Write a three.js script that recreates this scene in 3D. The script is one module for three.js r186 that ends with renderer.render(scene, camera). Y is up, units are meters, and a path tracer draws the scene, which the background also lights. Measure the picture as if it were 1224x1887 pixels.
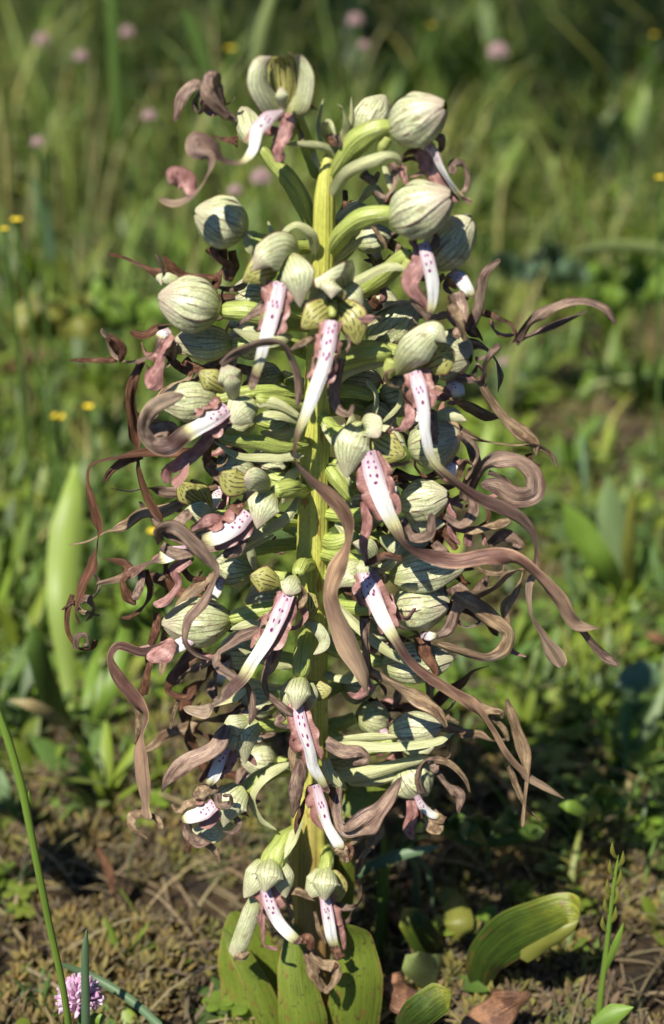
import * as THREE from 'three';
import { Sky } from 'three/addons/objects/Sky.js';
import { mergeGeometries } from 'three/addons/utils/BufferGeometryUtils.js';

// ---------------------------------------------------------------- camera, sky, sun, exposure
const FOV = 32, CAM = new THREE.Vector3(0, 0.338, 0.40), PITCH = THREE.MathUtils.degToRad(24);
const scene = new THREE.Scene();
const camera = new THREE.PerspectiveCamera(FOV, 664 / 1024, 0.01, 120);
camera.position.copy(CAM);
camera.rotation.set(-PITCH, 0, 0);
camera.focus = 0.436;
camera.userData.fStop = 10.5;
scene.add(camera);
const renderer = new THREE.WebGLRenderer({ antialias: true });
renderer.setSize(664, 1024);
renderer.toneMapping = THREE.LinearToneMapping;
renderer.toneMappingExposure = 1.55;
renderer.shadowMap.enabled = true;
const SUN = new THREE.Vector3(-0.30, 0.78, 0.55).normalize();
const sky = new Sky();
sky.name = 'sky';
sky.scale.setScalar(100);
sky.userData = { kind: 'structure', label: 'clear daylight sky above the meadow', category: 'sky' };
sky.material.uniforms.sunPosition.value.copy(SUN);
sky.material.uniforms.turbidity.value = 6;
sky.material.uniforms.rayleigh.value = 0.4;
sky.material.uniforms.mieCoefficient.value = 0.004;
scene.add(sky);
scene.environmentIntensity = 0.10;
const sun = new THREE.DirectionalLight(new THREE.Color(1.0, 0.94, 0.82), 5);
sun.position.copy(SUN).multiplyScalar(6);
sun.castShadow = true;
sun.shadow.mapSize.set(4096, 4096);
Object.assign(sun.shadow.camera, { left: -2, right: 2, top: 2, bottom: -2, near: 0.1, far: 20 });
sun.shadow.camera.updateProjectionMatrix();
scene.add(sun);

// ---------------------------------------------------------------- helpers
let seed = 7;
function rnd() { seed = (seed + 0x6d2b79f5) | 0; let t = Math.imul(seed ^ (seed >>> 15), 1 | seed); t = (t + Math.imul(t ^ (t >>> 7), 61 | t)) ^ t; return ((t ^ (t >>> 14)) >>> 0) / 4294967296; }
const rr = (a, b) => a + (b - a) * rnd();
const V = (x, y, z) => new THREE.Vector3(x, y, z);
const clamp = (x, a, b) => Math.max(a, Math.min(b, x)), lerp = (a, b, t) => a + (b - a) * t, sm = (a, b, x) => { const t = clamp((x - a) / (b - a), 0, 1); return t * t * (3 - 2 * t); };
const TAN = Math.tan(THREE.MathUtils.degToRad(FOV / 2));
const FWD = V(0, -Math.sin(PITCH), -Math.cos(PITCH)), UPV = V(0, Math.cos(PITCH), -Math.sin(PITCH));
function ray(px, py) { const k = TAN / 943.5; return FWD.clone().addScaledVector(V(1, 0, 0), (px - 612) * k).addScaledVector(UPV, -(py - 943.5) * k); }
// the point of the upright plane z (centimetres in front of the stem) that stands at a place of the photograph
function P(px, py, z) { const d = ray(px, py), t = (z * 0.01 - CAM.z) / d.z; return CAM.clone().addScaledVector(d, t); }
// the point at a height above the ground
function G(px, py, h = 0) { const d = ray(px, py), t = (h - CAM.y) / d.y; return CAM.clone().addScaledVector(d, t); }
function mpp(p) { return p.clone().sub(CAM).dot(FWD) * 2 * TAN / 1887; }
function hash(ix, iy, s) { let h = Math.imul(ix, 374761393) ^ Math.imul(iy, 668265263) ^ Math.imul(s, 1274126177); h = Math.imul(h ^ (h >>> 13), 1274126177); return ((h ^ (h >>> 16)) >>> 0) / 4294967296; }
function vnoise(x, y, s = 1, px = 0) {
  const ix = Math.floor(x), iy = Math.floor(y), fx = x - ix, fy = y - iy, u = fx * fx * (3 - 2 * fx), v = fy * fy * (3 - 2 * fy);
  const w = (i) => (px ? ((i % px) + px) % px : i);
  return lerp(lerp(hash(w(ix), iy, s), hash(w(ix + 1), iy, s), u), lerp(hash(w(ix), iy + 1, s), hash(w(ix + 1), iy + 1, s), u), v);
}
function fbm(x, y, s = 1, o = 4) { let a = 0.5, t = 0, n = 0; for (let i = 0; i < o; i++) { t += a * vnoise(x, y, s + i); n += a; a *= 0.5; x *= 2.03; y *= 2.03; } return t / n; }
function dataTex(w, h, fn, srgb = true) {
  const d = new Uint8Array(w * h * 4);
  for (let y = 0; y < h; y++) for (let x = 0; x < w; x++) { const c = fn((x + 0.5) / w, (y + 0.5) / h), o = (y * w + x) * 4; for (let k = 0; k < 3; k++) d[o + k] = clamp(Array.isArray(c) ? c[k] : c, 0, 255); d[o + 3] = 255; }
  const t = new THREE.DataTexture(d, w, h, THREE.RGBAFormat);
  if (srgb) t.colorSpace = THREE.SRGBColorSpace;
  t.magFilter = THREE.LinearFilter; t.minFilter = THREE.LinearFilter; t.wrapS = t.wrapT = THREE.RepeatWrapping; t.needsUpdate = true;
  return t;
}
const mix3 = (a, b, t) => [lerp(a[0], b[0], t), lerp(a[1], b[1], t), lerp(a[2], b[2], t)];
const names = {};
function numbered(n) { const k = (names[n] = (names[n] ?? -1) + 1); return k ? n + '_' + String(k).padStart(3, '0') : n; }
function mesh(name, geometry, material, parent = scene) {
  const m = new THREE.Mesh(geometry, material); m.name = numbered(name); m.castShadow = m.receiveShadow = true; parent.add(m); return m;
}
function tag(o, label, category, group, kind) { o.userData.label = label; if (category) o.userData.category = category; if (group) o.userData.group = group; if (kind) o.userData.kind = kind; return o; }
function thing(name, label, category, group) { const g = new THREE.Group(); g.name = numbered(name); scene.add(g); return tag(g, label, category, group); }
function part(name, parent) { const g = new THREE.Group(); g.name = numbered(name); parent.add(g); return g; }

// ---------------------------------------------------------------- textures
const speck = (u, v, f, s) => (vnoise(u * f, v * f, s) - 0.5);
// left half: the outside of a sepal, right half: its inside
function sepalTex(s, pink) {
  const inner = (u, v) => {
    const x = (u - 0.5) * 2, edge = Math.abs(x);
    let c = mix3([196, 192, 120], [168, 168, 84], fbm(u * 5, v * 4, s + 3));
    let k = 0;
    for (let i = -2; i <= 2; i++) { const line = i * 0.36 * (1 - 0.55 * v * v) + 0.03 * Math.sin(v * 9 + i * 2); const d = Math.abs(x - line), dash = sm(0.30, 0.5, vnoise(v * 16 + i * 7, i * 3.1, s)); k = Math.max(k, sm(0.055, 0.02, d) * dash * sm(0.02, 0.15, v)); }
    c = mix3(c, [62, 30, 34], k * 0.9);
    c = mix3(c, [98, 50, 48], sm(0.84, 0.97, edge + 0.06 * speck(u, v, 20, s)) * 0.9);
    return mix3(c, [98, 54, 50], sm(0.93, 0.99, v) * 0.8);
  };
  const outer = (u, v) => {
    const x = (u - 0.5) * 2, edge = Math.abs(x);
    let c = mix3([224, 226, 188], [188, 196, 140], fbm(u * 4, v * 5, s));
    c = mix3(c, [176, 184, 112], sm(0.34, 0.0, v) * 0.75);
    const g = 1 + 0.24 * speck(u, v, 90, s + 2) + 0.16 * speck(u, v, 40, s + 5); c = c.map((q) => q * g);
    let k = 0;
    for (let i = -3; i <= 3; i++) { const line = i * 0.27 * (1 - 0.5 * v * v) + 0.025 * Math.sin(v * 7 + i * 1.7 + s); k = Math.max(k, sm(0.04, 0.01, Math.abs(x - line)) * (0.45 + 0.55 * vnoise(v * 5 + i * 5, 2.2, s)) * sm(0.97, 0.8, v)); }
    c = mix3(c, [104, 84, 76], k * 0.62); c = mix3(c, [148, 120, 84], sm(0.66, 0.76, fbm(u * 7, v * 9, s + 31)) * 0.45);
    c = mix3(c, [186, 146, 148], 0.6 * pink * (sm(0.62, 0.98, v) * 0.75 + sm(0.75, 1, edge) * 0.3) * (0.5 + fbm(u * 6, v * 6, s + 9)));
    return mix3(c, [96, 58, 50], sm(0.92, 0.98, edge) * 0.85);
  };
  return dataTex(512, 256, (u, v) => (u < 0.5 ? outer(u * 2, v) : inner(u * 2 - 1, v)));
}
const sepalBump = dataTex(512, 256, (u, v) => { const x = ((u * 2) % 1 - 0.5) * 2; let k = 0; for (let i = -2; i <= 2; i++) k = Math.max(k, sm(0.09, 0, Math.abs(x - i * 0.36 * (1 - 0.5 * v * v)))); return 128 - 34 * k + 130 * speck(u * 1.5, v, 80, 4) + 60 * speck(u * 2, v, 36, 8); }, false);
function lipTex(s) {
  seed = 100 + s * 31;
  const spots = [];
  for (let i = 0; i < 5; i++) { if (i === 1 && s % 2) continue; const v = 0.03 + i * 0.042 + rr(-0.008, 0.008); const n = i === 4 ? 1 : 2; for (let k = 0; k < n; k++) spots.push([n === 1 ? rr(0.4, 0.6) : 0.5 + (k ? 1 : -1) * rr(0.08, 0.24), v + rr(-0.012, 0.012), rr(0.045, 0.075) * (i === 4 ? 1.5 : 1), rr(0.008, 0.013)]); }
  return dataTex(128, 1024, (u, v) => {
    const fib = 0.55 * speck(u * 2, v * 0.15, 26, s + 5) + 0.5 * speck(u * 2, v * 0.1, 60, s + 6);
    let white = mix3([226, 202, 208], [250, 248, 242], sm(0.05, 0.24, v));
    white = mix3(white, [196, 150, 166], sm(0.28, 0.5, Math.abs(u - 0.5)) * sm(0.36, 0.1, v) * 0.75);
    white = white.map((q) => q * (1 + 0.10 * fib + 0.06 * speck(u, v * 4, 60, s)));
    for (const [su, sv, ru, rv] of spots) { const d = Math.hypot((u - su) / ru, (v - sv) / rv) + 0.5 * speck(u * 8, v * 60, 8, s); white = mix3(white, [138, 16, 104], sm(1.25, 0.6, d)); }
    const green = [206, 200, 132], K = [[1, 1, 1], [1.12, 1.08, 0.98], [0.95, 1.0, 0.98], [1.05, 0.96, 0.92]][s - 1], brown = mix3(mix3([104, 80, 72], [176, 148, 128], sm(0.2, 0.8, fbm(u * 3, v * 26, s + 3))).map((q, i) => q * K[i]), [184, 160, 130], sm(0.72, 1, v) * 0.7).map((q) => q * (1 + 0.34 * fib));
    let c = mix3(white, green, sm(0.36, 0.47, v) * 0.85);
    c = mix3(c, mix3([88, 60, 54], brown, sm(0.5, 0.72, v)), sm(0.44, 0.55, v + 0.03 * speck(u, v, 9, s)));
    return mix3(c, [206, 176, 140], sm(0.43, 0.49, Math.abs(u - 0.5) + 0.04 * (vnoise(v * 50, u * 2, s) - 0.5)) * sm(0.5, 0.6, v) * 0.6);  // lighter margin paints sunlit edges along the brown ribbon
  });
}
function brownTex(s, a, b, edge) {
  return dataTex(128, 512, (u, v) => {
    const uw = u + 0.06 * (fbm(u * 2, v * 8, s + 11) - 0.5), fib = 0.35 * speck(uw * 2, v * 0.5, 18, s) + 0.5 * speck(uw * 2, v * 0.25, 58, s + 1) + 0.35 * speck(u * 1.5, v * 3, 16, s + 6);
    let c = mix3(a, b, sm(0.25, 0.75, fbm(u * 4, v * 9, s + 2))).map((q) => q * (1 + 0.42 * fib + 0.12 * speck(u * 3, v * 6, 14, s + 7)));
    return mix3(c, edge, sm(0.40, 0.5, Math.abs(u - 0.5)) * 0.6);
  });
}
const fibreBump = dataTex(128, 512, (u, v) => 128 + 150 * speck(u * 2, v * 0.2, 24, 31) + 120 * speck(u * 2, v * 0.1, 56, 32) + 40 * speck(u, v * 4, 20, 33), false);
const ruffleTex = dataTex(64, 512, (u, v) => { const st = 0.5 + 0.5 * Math.sin(v * 130 + 6 * fbm(u * 3, v * 12, 5)); let c = mix3([140, 96, 86], [196, 152, 142], st * 0.25 + 0.15 + 0.3 * fbm(u * 4, v * 20, 8)); return mix3(c, [112, 66, 60], sm(0.5, 1, u) * 0.75); });
function greenTex(s, a, b, vein, n, spots = 0) {
  return dataTex(256, 512, (u, v) => {
    let c = mix3(a, b, fbm(u * 5, v * 7, s)).map((q) => q * (1 + 0.16 * speck(u * 2, v * 0.3, 40, s) + 0.1 * speck(u, v * 2, 70, s + 4)));
    let k = 0; for (let i = 1; i < n; i++) k = Math.max(k, sm(0.016, 0.004, Math.abs(u - i / n - 0.01 * Math.sin(v * 8 + i))));
    c = mix3(c, vein, k * 0.6 * sm(0.2, 0.5, vnoise(v * 5, 3, s) + 0.2));
    if (spots) { c = mix3(c, [150, 112, 62], sm(0.68, 0.78, fbm(u * 9, v * 16, s + 21)) * 0.7); c = mix3(c, [168, 142, 74], sm(0.44, 0.5, Math.abs(u - 0.5) + 0.05 * (vnoise(v * 20, 1, s) - 0.5)) * 0.7); c = mix3(c, [86, 62, 36], sm(0.84, 0.9, vnoise(u * 22, v * 44, s + 25)) * 0.6); }
    return c;
  });
}
const stemTex = dataTex(512, 1024, (u, v) => {
  let c = mix3([176, 178, 78], [200, 198, 104], fbm(u * 8, v * 14, 61)).map((q) => q * (1 + 0.22 * speck(u * 2, v * 0.12, 60, 62) + 0.12 * speck(u, v * 6, 70, 63)));
  c = mix3(c, [134, 96, 66], sm(0.44, 0.16, v + 0.16 * (fbm(u * 6, v * 9, 64) - 0.5)) * 0.8);
  return mix3(c, [132, 84, 46], sm(0.70, 0.78, fbm(u * 16, v * 46, 66)) * 0.6);
});

// ---------------------------------------------------------------- materials
const phys = (o) => new THREE.MeshPhysicalMaterial({ roughness: 0.6, side: THREE.DoubleSide, ...o });
const C = (r, g, b) => new THREE.Color().setRGB(r, g, b);
const thinLeaf = (t) => ({ transmission: t, thickness: 0, roughness: 0.92, ior: 1.4 });
const M = {
  sepal: [[11, 0.75], [23, 0.45], [37, 1.0]].map(([s, p]) => phys({ map: sepalTex(s, p), bumpMap: sepalBump, bumpScale: 0.00012, roughness: 0.36, transmission: 0.26, thickness: 0 })),
  lip: [1, 2, 3, 4].map((s) => phys({ map: lipTex(s), bumpMap: fibreBump, bumpScale: 0.0003, roughness: 0.46, transmission: 0.15, thickness: 0 })),
  tan: phys({ map: brownTex(41, [136, 108, 82], [202, 174, 136], [100, 72, 50]), bumpMap: fibreBump, bumpScale: 0.0004, roughness: 0.45, transmission: 0.22, thickness: 0 }),
  brown: phys({ map: brownTex(45, [118, 92, 80], [182, 154, 132], [92, 64, 52]), bumpMap: fibreBump, bumpScale: 0.0004, roughness: 0.45, transmission: 0.22, thickness: 0 }),
  dark: phys({ map: brownTex(49, [92, 60, 44], [132, 94, 70], [62, 38, 28]), bumpMap: fibreBump, bumpScale: 0.0004, roughness: 0.42 }),
  pink: phys({ map: brownTex(53, [144, 98, 92], [192, 146, 136], [112, 68, 62]), bumpMap: fibreBump, bumpScale: 0.00014, roughness: 0.45, transmission: 0.22, thickness: 0 }),
  ruffle: phys({ map: ruffleTex, roughness: 0.5, transmission: 0.2, thickness: 0 }),
  ovary: phys({ map: greenTex(71, [150, 166, 78], [188, 194, 112], [110, 118, 62], 6), bumpMap: fibreBump, bumpScale: 0.0003, roughness: 0.4, transmission: 0.15, thickness: 0 }),
  bract: phys({ map: greenTex(75, [196, 200, 140], [216, 214, 168], [128, 128, 84], 6), bumpMap: fibreBump, bumpScale: 0.00016, roughness: 0.45, transmission: 0.25, thickness: 0 }),
  green: phys({ map: greenTex(79, [136, 158, 66], [166, 180, 90], [84, 104, 44], 9), bumpMap: fibreBump, bumpScale: 0.0002, roughness: 0.42, transmission: 0.3, thickness: 0 }),
  stem: phys({ map: stemTex, bumpMap: fibreBump, bumpScale: 0.0003, roughness: 0.36 }),
  leaf: phys({ map: greenTex(83, [112, 134, 40], [154, 166, 62], [100, 120, 36], 22, 1), bumpMap: fibreBump, bumpScale: 0.0002, transmission: 0.4, thickness: 0, roughness: 0.5 }),
  column: phys({ color: C(0.42, 0.30, 0.14), roughness: 0.4 }),
  spur: phys({ color: C(0.46, 0.50, 0.14), roughness: 0.4, transmission: 0.3, thickness: 0 }),
};

// ---------------------------------------------------------------- shape builders
function spline(pts) {
  const v = pts.map((p) => (p.isVector3 ? p : P(p[0], p[1], p[2])));
  return v.length > 1 ? new THREE.CatmullRomCurve3(v, false, 'centripetal') : null;
}
const interp = (arr, t) => { const x = clamp(t, 0, 1) * (arr.length - 1), i = Math.min(arr.length - 2, Math.floor(x)), f = x - i, q = f * f * (3 - 2 * f); return lerp(arr[i], arr[i + 1], lerp(f, q, 0.5)); };
// A strap of living or withered tissue with thickness: pts = [x, y, z, width in photo pixels, roll in degrees]
function strap(pts, o = {}) {
  const { n = Math.max(16, (pts.length - 1) * 9), m = 10, cup = 0.35, wave = 0, wf = 9, th = 0.00022, tip = 0.06, base = 0.0, halves = false, white = 0, vs = 1, swap = false, world = null, fork = 0, ph = 0, wild = 0, ws = 1 } = o;
  const curve = spline(pts), N = pts.length;
  const W = pts.map((p, i) => (p.isVector3 ? world[i][0] : p[3] * mpp(P(p[0], p[1], p[2])))), TW = pts.map((p, i) => (p.isVector3 ? world[i][1] : p[4] ?? 0));
  const pos = [], uv = [], idx = []; let lastN = V(0, 0.3, 1);
  const len = curve.getLength();
  for (let i = 0; i <= n; i++) {
    const t = i / n, c = curve.getPoint(t), T = curve.getTangent(t), arc = t;
    let nn = CAM.clone().sub(c).normalize(); nn.addScaledVector(T, -nn.dot(T));
    if (nn.length() < 0.25) { const l = lastN.clone().addScaledVector(T, -lastN.dot(T)); nn.lerp(l.normalize(), 0.7); }
    nn.normalize(); lastN = nn.clone();
    nn.applyAxisAngle(T, THREE.MathUtils.degToRad(interp(TW, t) + wild * 125 * (sm(0.25, 0.75, vnoise(t * len * 52 + ph, 8.1, 79)) - 0.5) * (white ? sm(white * 0.75, white * 1.25, t) : Math.min(1, t * 4))));
    const B = T.clone().cross(nn).normalize();
    let w = interp(W, t) * 0.5 * ws;
    if (tip > 0 && t > 1 - tip) w *= Math.sqrt(Math.max(0.02, 1 - ((t - 1 + tip) / tip) ** 2));
    if (base > 0 && t < base) w *= Math.sqrt(Math.max(0.05, 1 - ((base - t) / base) ** 2));
    const cupT = cup * (1 + wild * 2.6 * (vnoise(t * len * 60 + ph, 3.3, 78) - 0.5));
    const v = (white ? (arc < white ? 0.5 * arc / white : 0.5 + 0.5 * (arc - white) / (1 - white)) : arc * vs);
    for (let side = 0; side < 2; side++) for (let j = 0; j <= m; j++) {
      const u = j / m * 2 - 1, ca = Math.abs(cupT) < 1e-3 ? 1e-3 : cupT;
      const x = w * Math.sin(u * ca) / Math.sin(Math.min(Math.abs(ca), 1.57)) * Math.sign(ca), d = -w * (1 - Math.cos(u * ca)) / Math.sin(Math.min(Math.abs(ca), 1.57)) * Math.sign(ca);
      const q0 = arc * len * 1000 / wf; const fold = (white ? sm(white * 0.6, white * 1.1, t) : 1) * wild * 1.1 * (vnoise(t * len * 34 + ph, 4.4, 80) - 0.5) * w * (Math.abs(u) - 0.5); const wv = fold + wave * w * u * u * (2.4 * (vnoise(q0 * 2 + ph, u > 0 ? 5.5 : 1.5, 76) - 0.5) + 0.12 * Math.sin(q0 * 6.28 + ph + (u > 0 ? 1.7 : 0))) + w * (0.06 + 0.5 * wild) * (vnoise(u * 2.1 + 9 + ph, t * len * 42 + ph, 77) - 0.5) + w * 0.16 * wild * (vnoise(u * 5 + ph, t * len * 60, 74) - 0.5);
      const off = (side ? -th : th) * (1 - u * u) * 0.5;
      const p = c.clone().addScaledVector(B, x).addScaledVector(nn, d + wv + off);
      if (fork && t > 1 - fork) { const f = (t - 1 + fork) / fork; p.addScaledVector(B, Math.sign(u) * w * 0.5 * f * f * (1 - Math.abs(Math.abs(u) - 0.5))); }
      pos.push(p.x, p.y, p.z);
      const uu = j / m; uv.push(halves ? (side !== (swap ? 1 : 0) ? 0.5 + uu * 0.5 : uu * 0.5) : uu, v);
    }
  }
  const row = 2 * (m + 1);
  for (let i = 0; i < n; i++) for (let j = 0; j < m; j++) {
    if (fork && i / n > 1 - fork * 0.6 && (j === m / 2)) continue;
    const a = i * row + j, b = a + 1, c2 = a + row, d = b + row; idx.push(a, c2, b, b, c2, d);
    const A = a + m + 1, Bq = A + 1, C2 = A + row, D = Bq + row; idx.push(A, Bq, C2, Bq, D, C2);
  }
  return geo(pos, uv, idx);
}
function geo(pos, uv, idx) {
  const g = new THREE.BufferGeometry();
  g.setAttribute('position', new THREE.Float32BufferAttribute(pos, 3)); g.setAttribute('uv', new THREE.Float32BufferAttribute(uv, 2)); g.setIndex(idx); g.computeVertexNormals(); return g;
}
// a ribbed, twisted stalk; pts = [x, y, z, diameter in photo pixels]
function stalk(pts, o = {}) {
  const { n = Math.max(14, (pts.length - 1) * 10), m = 18, ribs = 6, depth = 0.1, twist = 2.2, cap = true, vs = 1 } = o;
  const curve = spline(pts), R = pts.map((p) => p[3] * 0.5 * mpp(P(p[0], p[1], p[2]))), fr = curve.computeFrenetFrames(n, false), pos = [], uv = [], idx = [];
  for (let i = 0; i <= n; i++) {
    const t = i / n, c = curve.getPointAt(t), q = curve.getUtoTmapping ? curve.getUtoTmapping(t) : t; let r = interp(R, q);
    if (cap) r *= Math.sqrt(clamp(Math.min(t, 1 - t) / 0.05, 0.08, 1));
    for (let j = 0; j <= m; j++) { const a = j / m * Math.PI * 2, k = r * (1 + depth * Math.cos(ribs * (a + twist * t))); const p = c.clone().addScaledVector(fr.normals[i], Math.cos(a) * k).addScaledVector(fr.binormals[i], Math.sin(a) * k); pos.push(p.x, p.y, p.z); uv.push(j / m, t * vs); }
  }
  for (let i = 0; i < n; i++) for (let j = 0; j < m; j++) { const a = i * (m + 1) + j, b = a + 1, c = a + m + 1, d = c + 1; idx.push(a, b, c, b, d, c); }
  return geo(pos, uv, idx);
}
// one sepal of a hood, on an egg whose axis runs from A (stalk) to T (mouth)
function sepalGeo(A, F, U, R, L, W, az0, hw, side, o) {
  const { open = 0.2, scale = 1, tipCurl = 0, s1 = 0.985, ph = 0 } = o, n = 22, m = 14, pos = [], uv = [], idx = [];
  const prof = (s) => Math.pow(Math.max(0, Math.sin(Math.PI * Math.pow(s, 0.9))), 0.66);
  const at = (s, u, inn) => {
    const narrow = 1 - (0.12 + 0.75 * open) * sm(0.6, 1, s), az = az0 + u * hw * narrow;
    let r = W * 0.5 * prof(s) * scale * (0.97 + 0.07 * (1 - u * u) + 0.05 * Math.exp(-((u / 0.12) ** 2)) * sm(0.1, 0.4, s) + 0.11 * (vnoise(s * 5 + ph, u * 2.6 + ph, 91) - 0.5) + 0.03 * Math.cos(u * 16 * (1 - 0.4 * s)) + 0.075 * u ** 8 * (0.5 + vnoise(s * 6 + ph, u + 3, 93)) );
    r = Math.max(r, W * 0.02);
    r -= inn;
    const p = A.clone().addScaledVector(F, L * s).addScaledVector(U, Math.cos(az) * r).addScaledVector(R, Math.sin(az) * r);
    const f = open < 0.2 ? open * sm(0.8, 1, s) * 0.5 : open * s * s;
    p.addScaledVector(R, side * f * L * 0.42).addScaledVector(U, side ? -f * L * 0.1 : f * L * 0.22);
    if (tipCurl) p.addScaledVector(U, tipCurl * L * sm(0.7, 1, s));
    return p;
  };
  for (let i = 0; i <= n; i++) for (let k = 0; k < 2; k++) for (let j = 0; j <= m; j++) {
    const s = 0.01 + (s1 - 0.01) * i / n, u = j / m * 2 - 1, e = (1 - u ** 8) * (i === n ? 0 : 1), p = at(s, u, k ? W * 0.028 * e : 0);
    pos.push(p.x, p.y, p.z); uv.push(k * 0.5 + 0.006 + 0.488 * j / m, s);
  }
  const row = 2 * (m + 1);
  for (let i = 0; i < n; i++) {
    for (let j = 0; j < m; j++) { const a = i * row + j, b = a + 1, c = a + row, d = b + row; idx.push(a, c, b, b, c, d); const e = a + m + 1; idx.push(e, e + 1, e + row, e + 1, e + 1 + row, e + row); }
  }
  return geo(pos, uv, idx);
}
// hood of a flower: A -> T in photo pixels and depth, w its width in pixels
function hood(parent, A, T, w, o = {}) {
  const a = P(...A), t = P(...T), F = t.clone().sub(a), L = F.length(), W = w * 0.9 * mpp(a); F.normalize();
  const up = o.up ? V(...o.up) : V(0, 1, 0.15), U = up.addScaledVector(F, -up.dot(F)).normalize(), R = F.clone().cross(U).normalize(), mt = M.sepal[o.m ?? Math.floor(rnd() * 3)], open = o.open ?? 0.12, ph = rr(0, 50);
  mesh('sepal', sepalGeo(a, F, U, R, L, W, 0, 1.02, 0, { open: open * 0.6, scale: 0.985, ph }), mt, parent);
  for (const s of [-1, 1]) mesh('sepal', sepalGeo(a, F, U, R, L * 0.97, W, s * 1.72, open < 0.2 ? 1.24 : 1.05, s, { open, ph: ph + s * 3 }), mt, parent);
  if (open > 0.25) for (const s of [-1, 1]) mesh('petal', sepalGeo(a, F, U, R, L * 0.9, W, s * 0.95, 0.3, s, { open: open * 0.5, scale: 0.8, ph: ph + s * 7 }), mt, parent);
  if (open > 0.25) mesh('column', stalkW([a.clone().addScaledVector(F, L * 0.15).addScaledVector(U, W * 0.12), a.clone().addScaledVector(F, L * 0.62).addScaledVector(U, W * 0.14)], W * 0.13), M.column, parent);
}
function stalkW(pts, r) { const c = new THREE.CatmullRomCurve3(pts); const g = new THREE.TubeGeometry(c, 10, r, 10, false), p = g.attributes.position; for (let i = 0; i < p.count; i++) { const k = Math.floor(i / 11) / 10, q = c.getPointAt(k), f = 0.35 + 0.65 * Math.sin(Math.PI * clamp(k * 0.9 + 0.08, 0, 1)); p.setXYZ(i, lerp(q.x, p.getX(i), f), lerp(q.y, p.getY(i), f), lerp(q.z, p.getZ(i), f)); } g.computeVertexNormals(); return g; }
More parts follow.
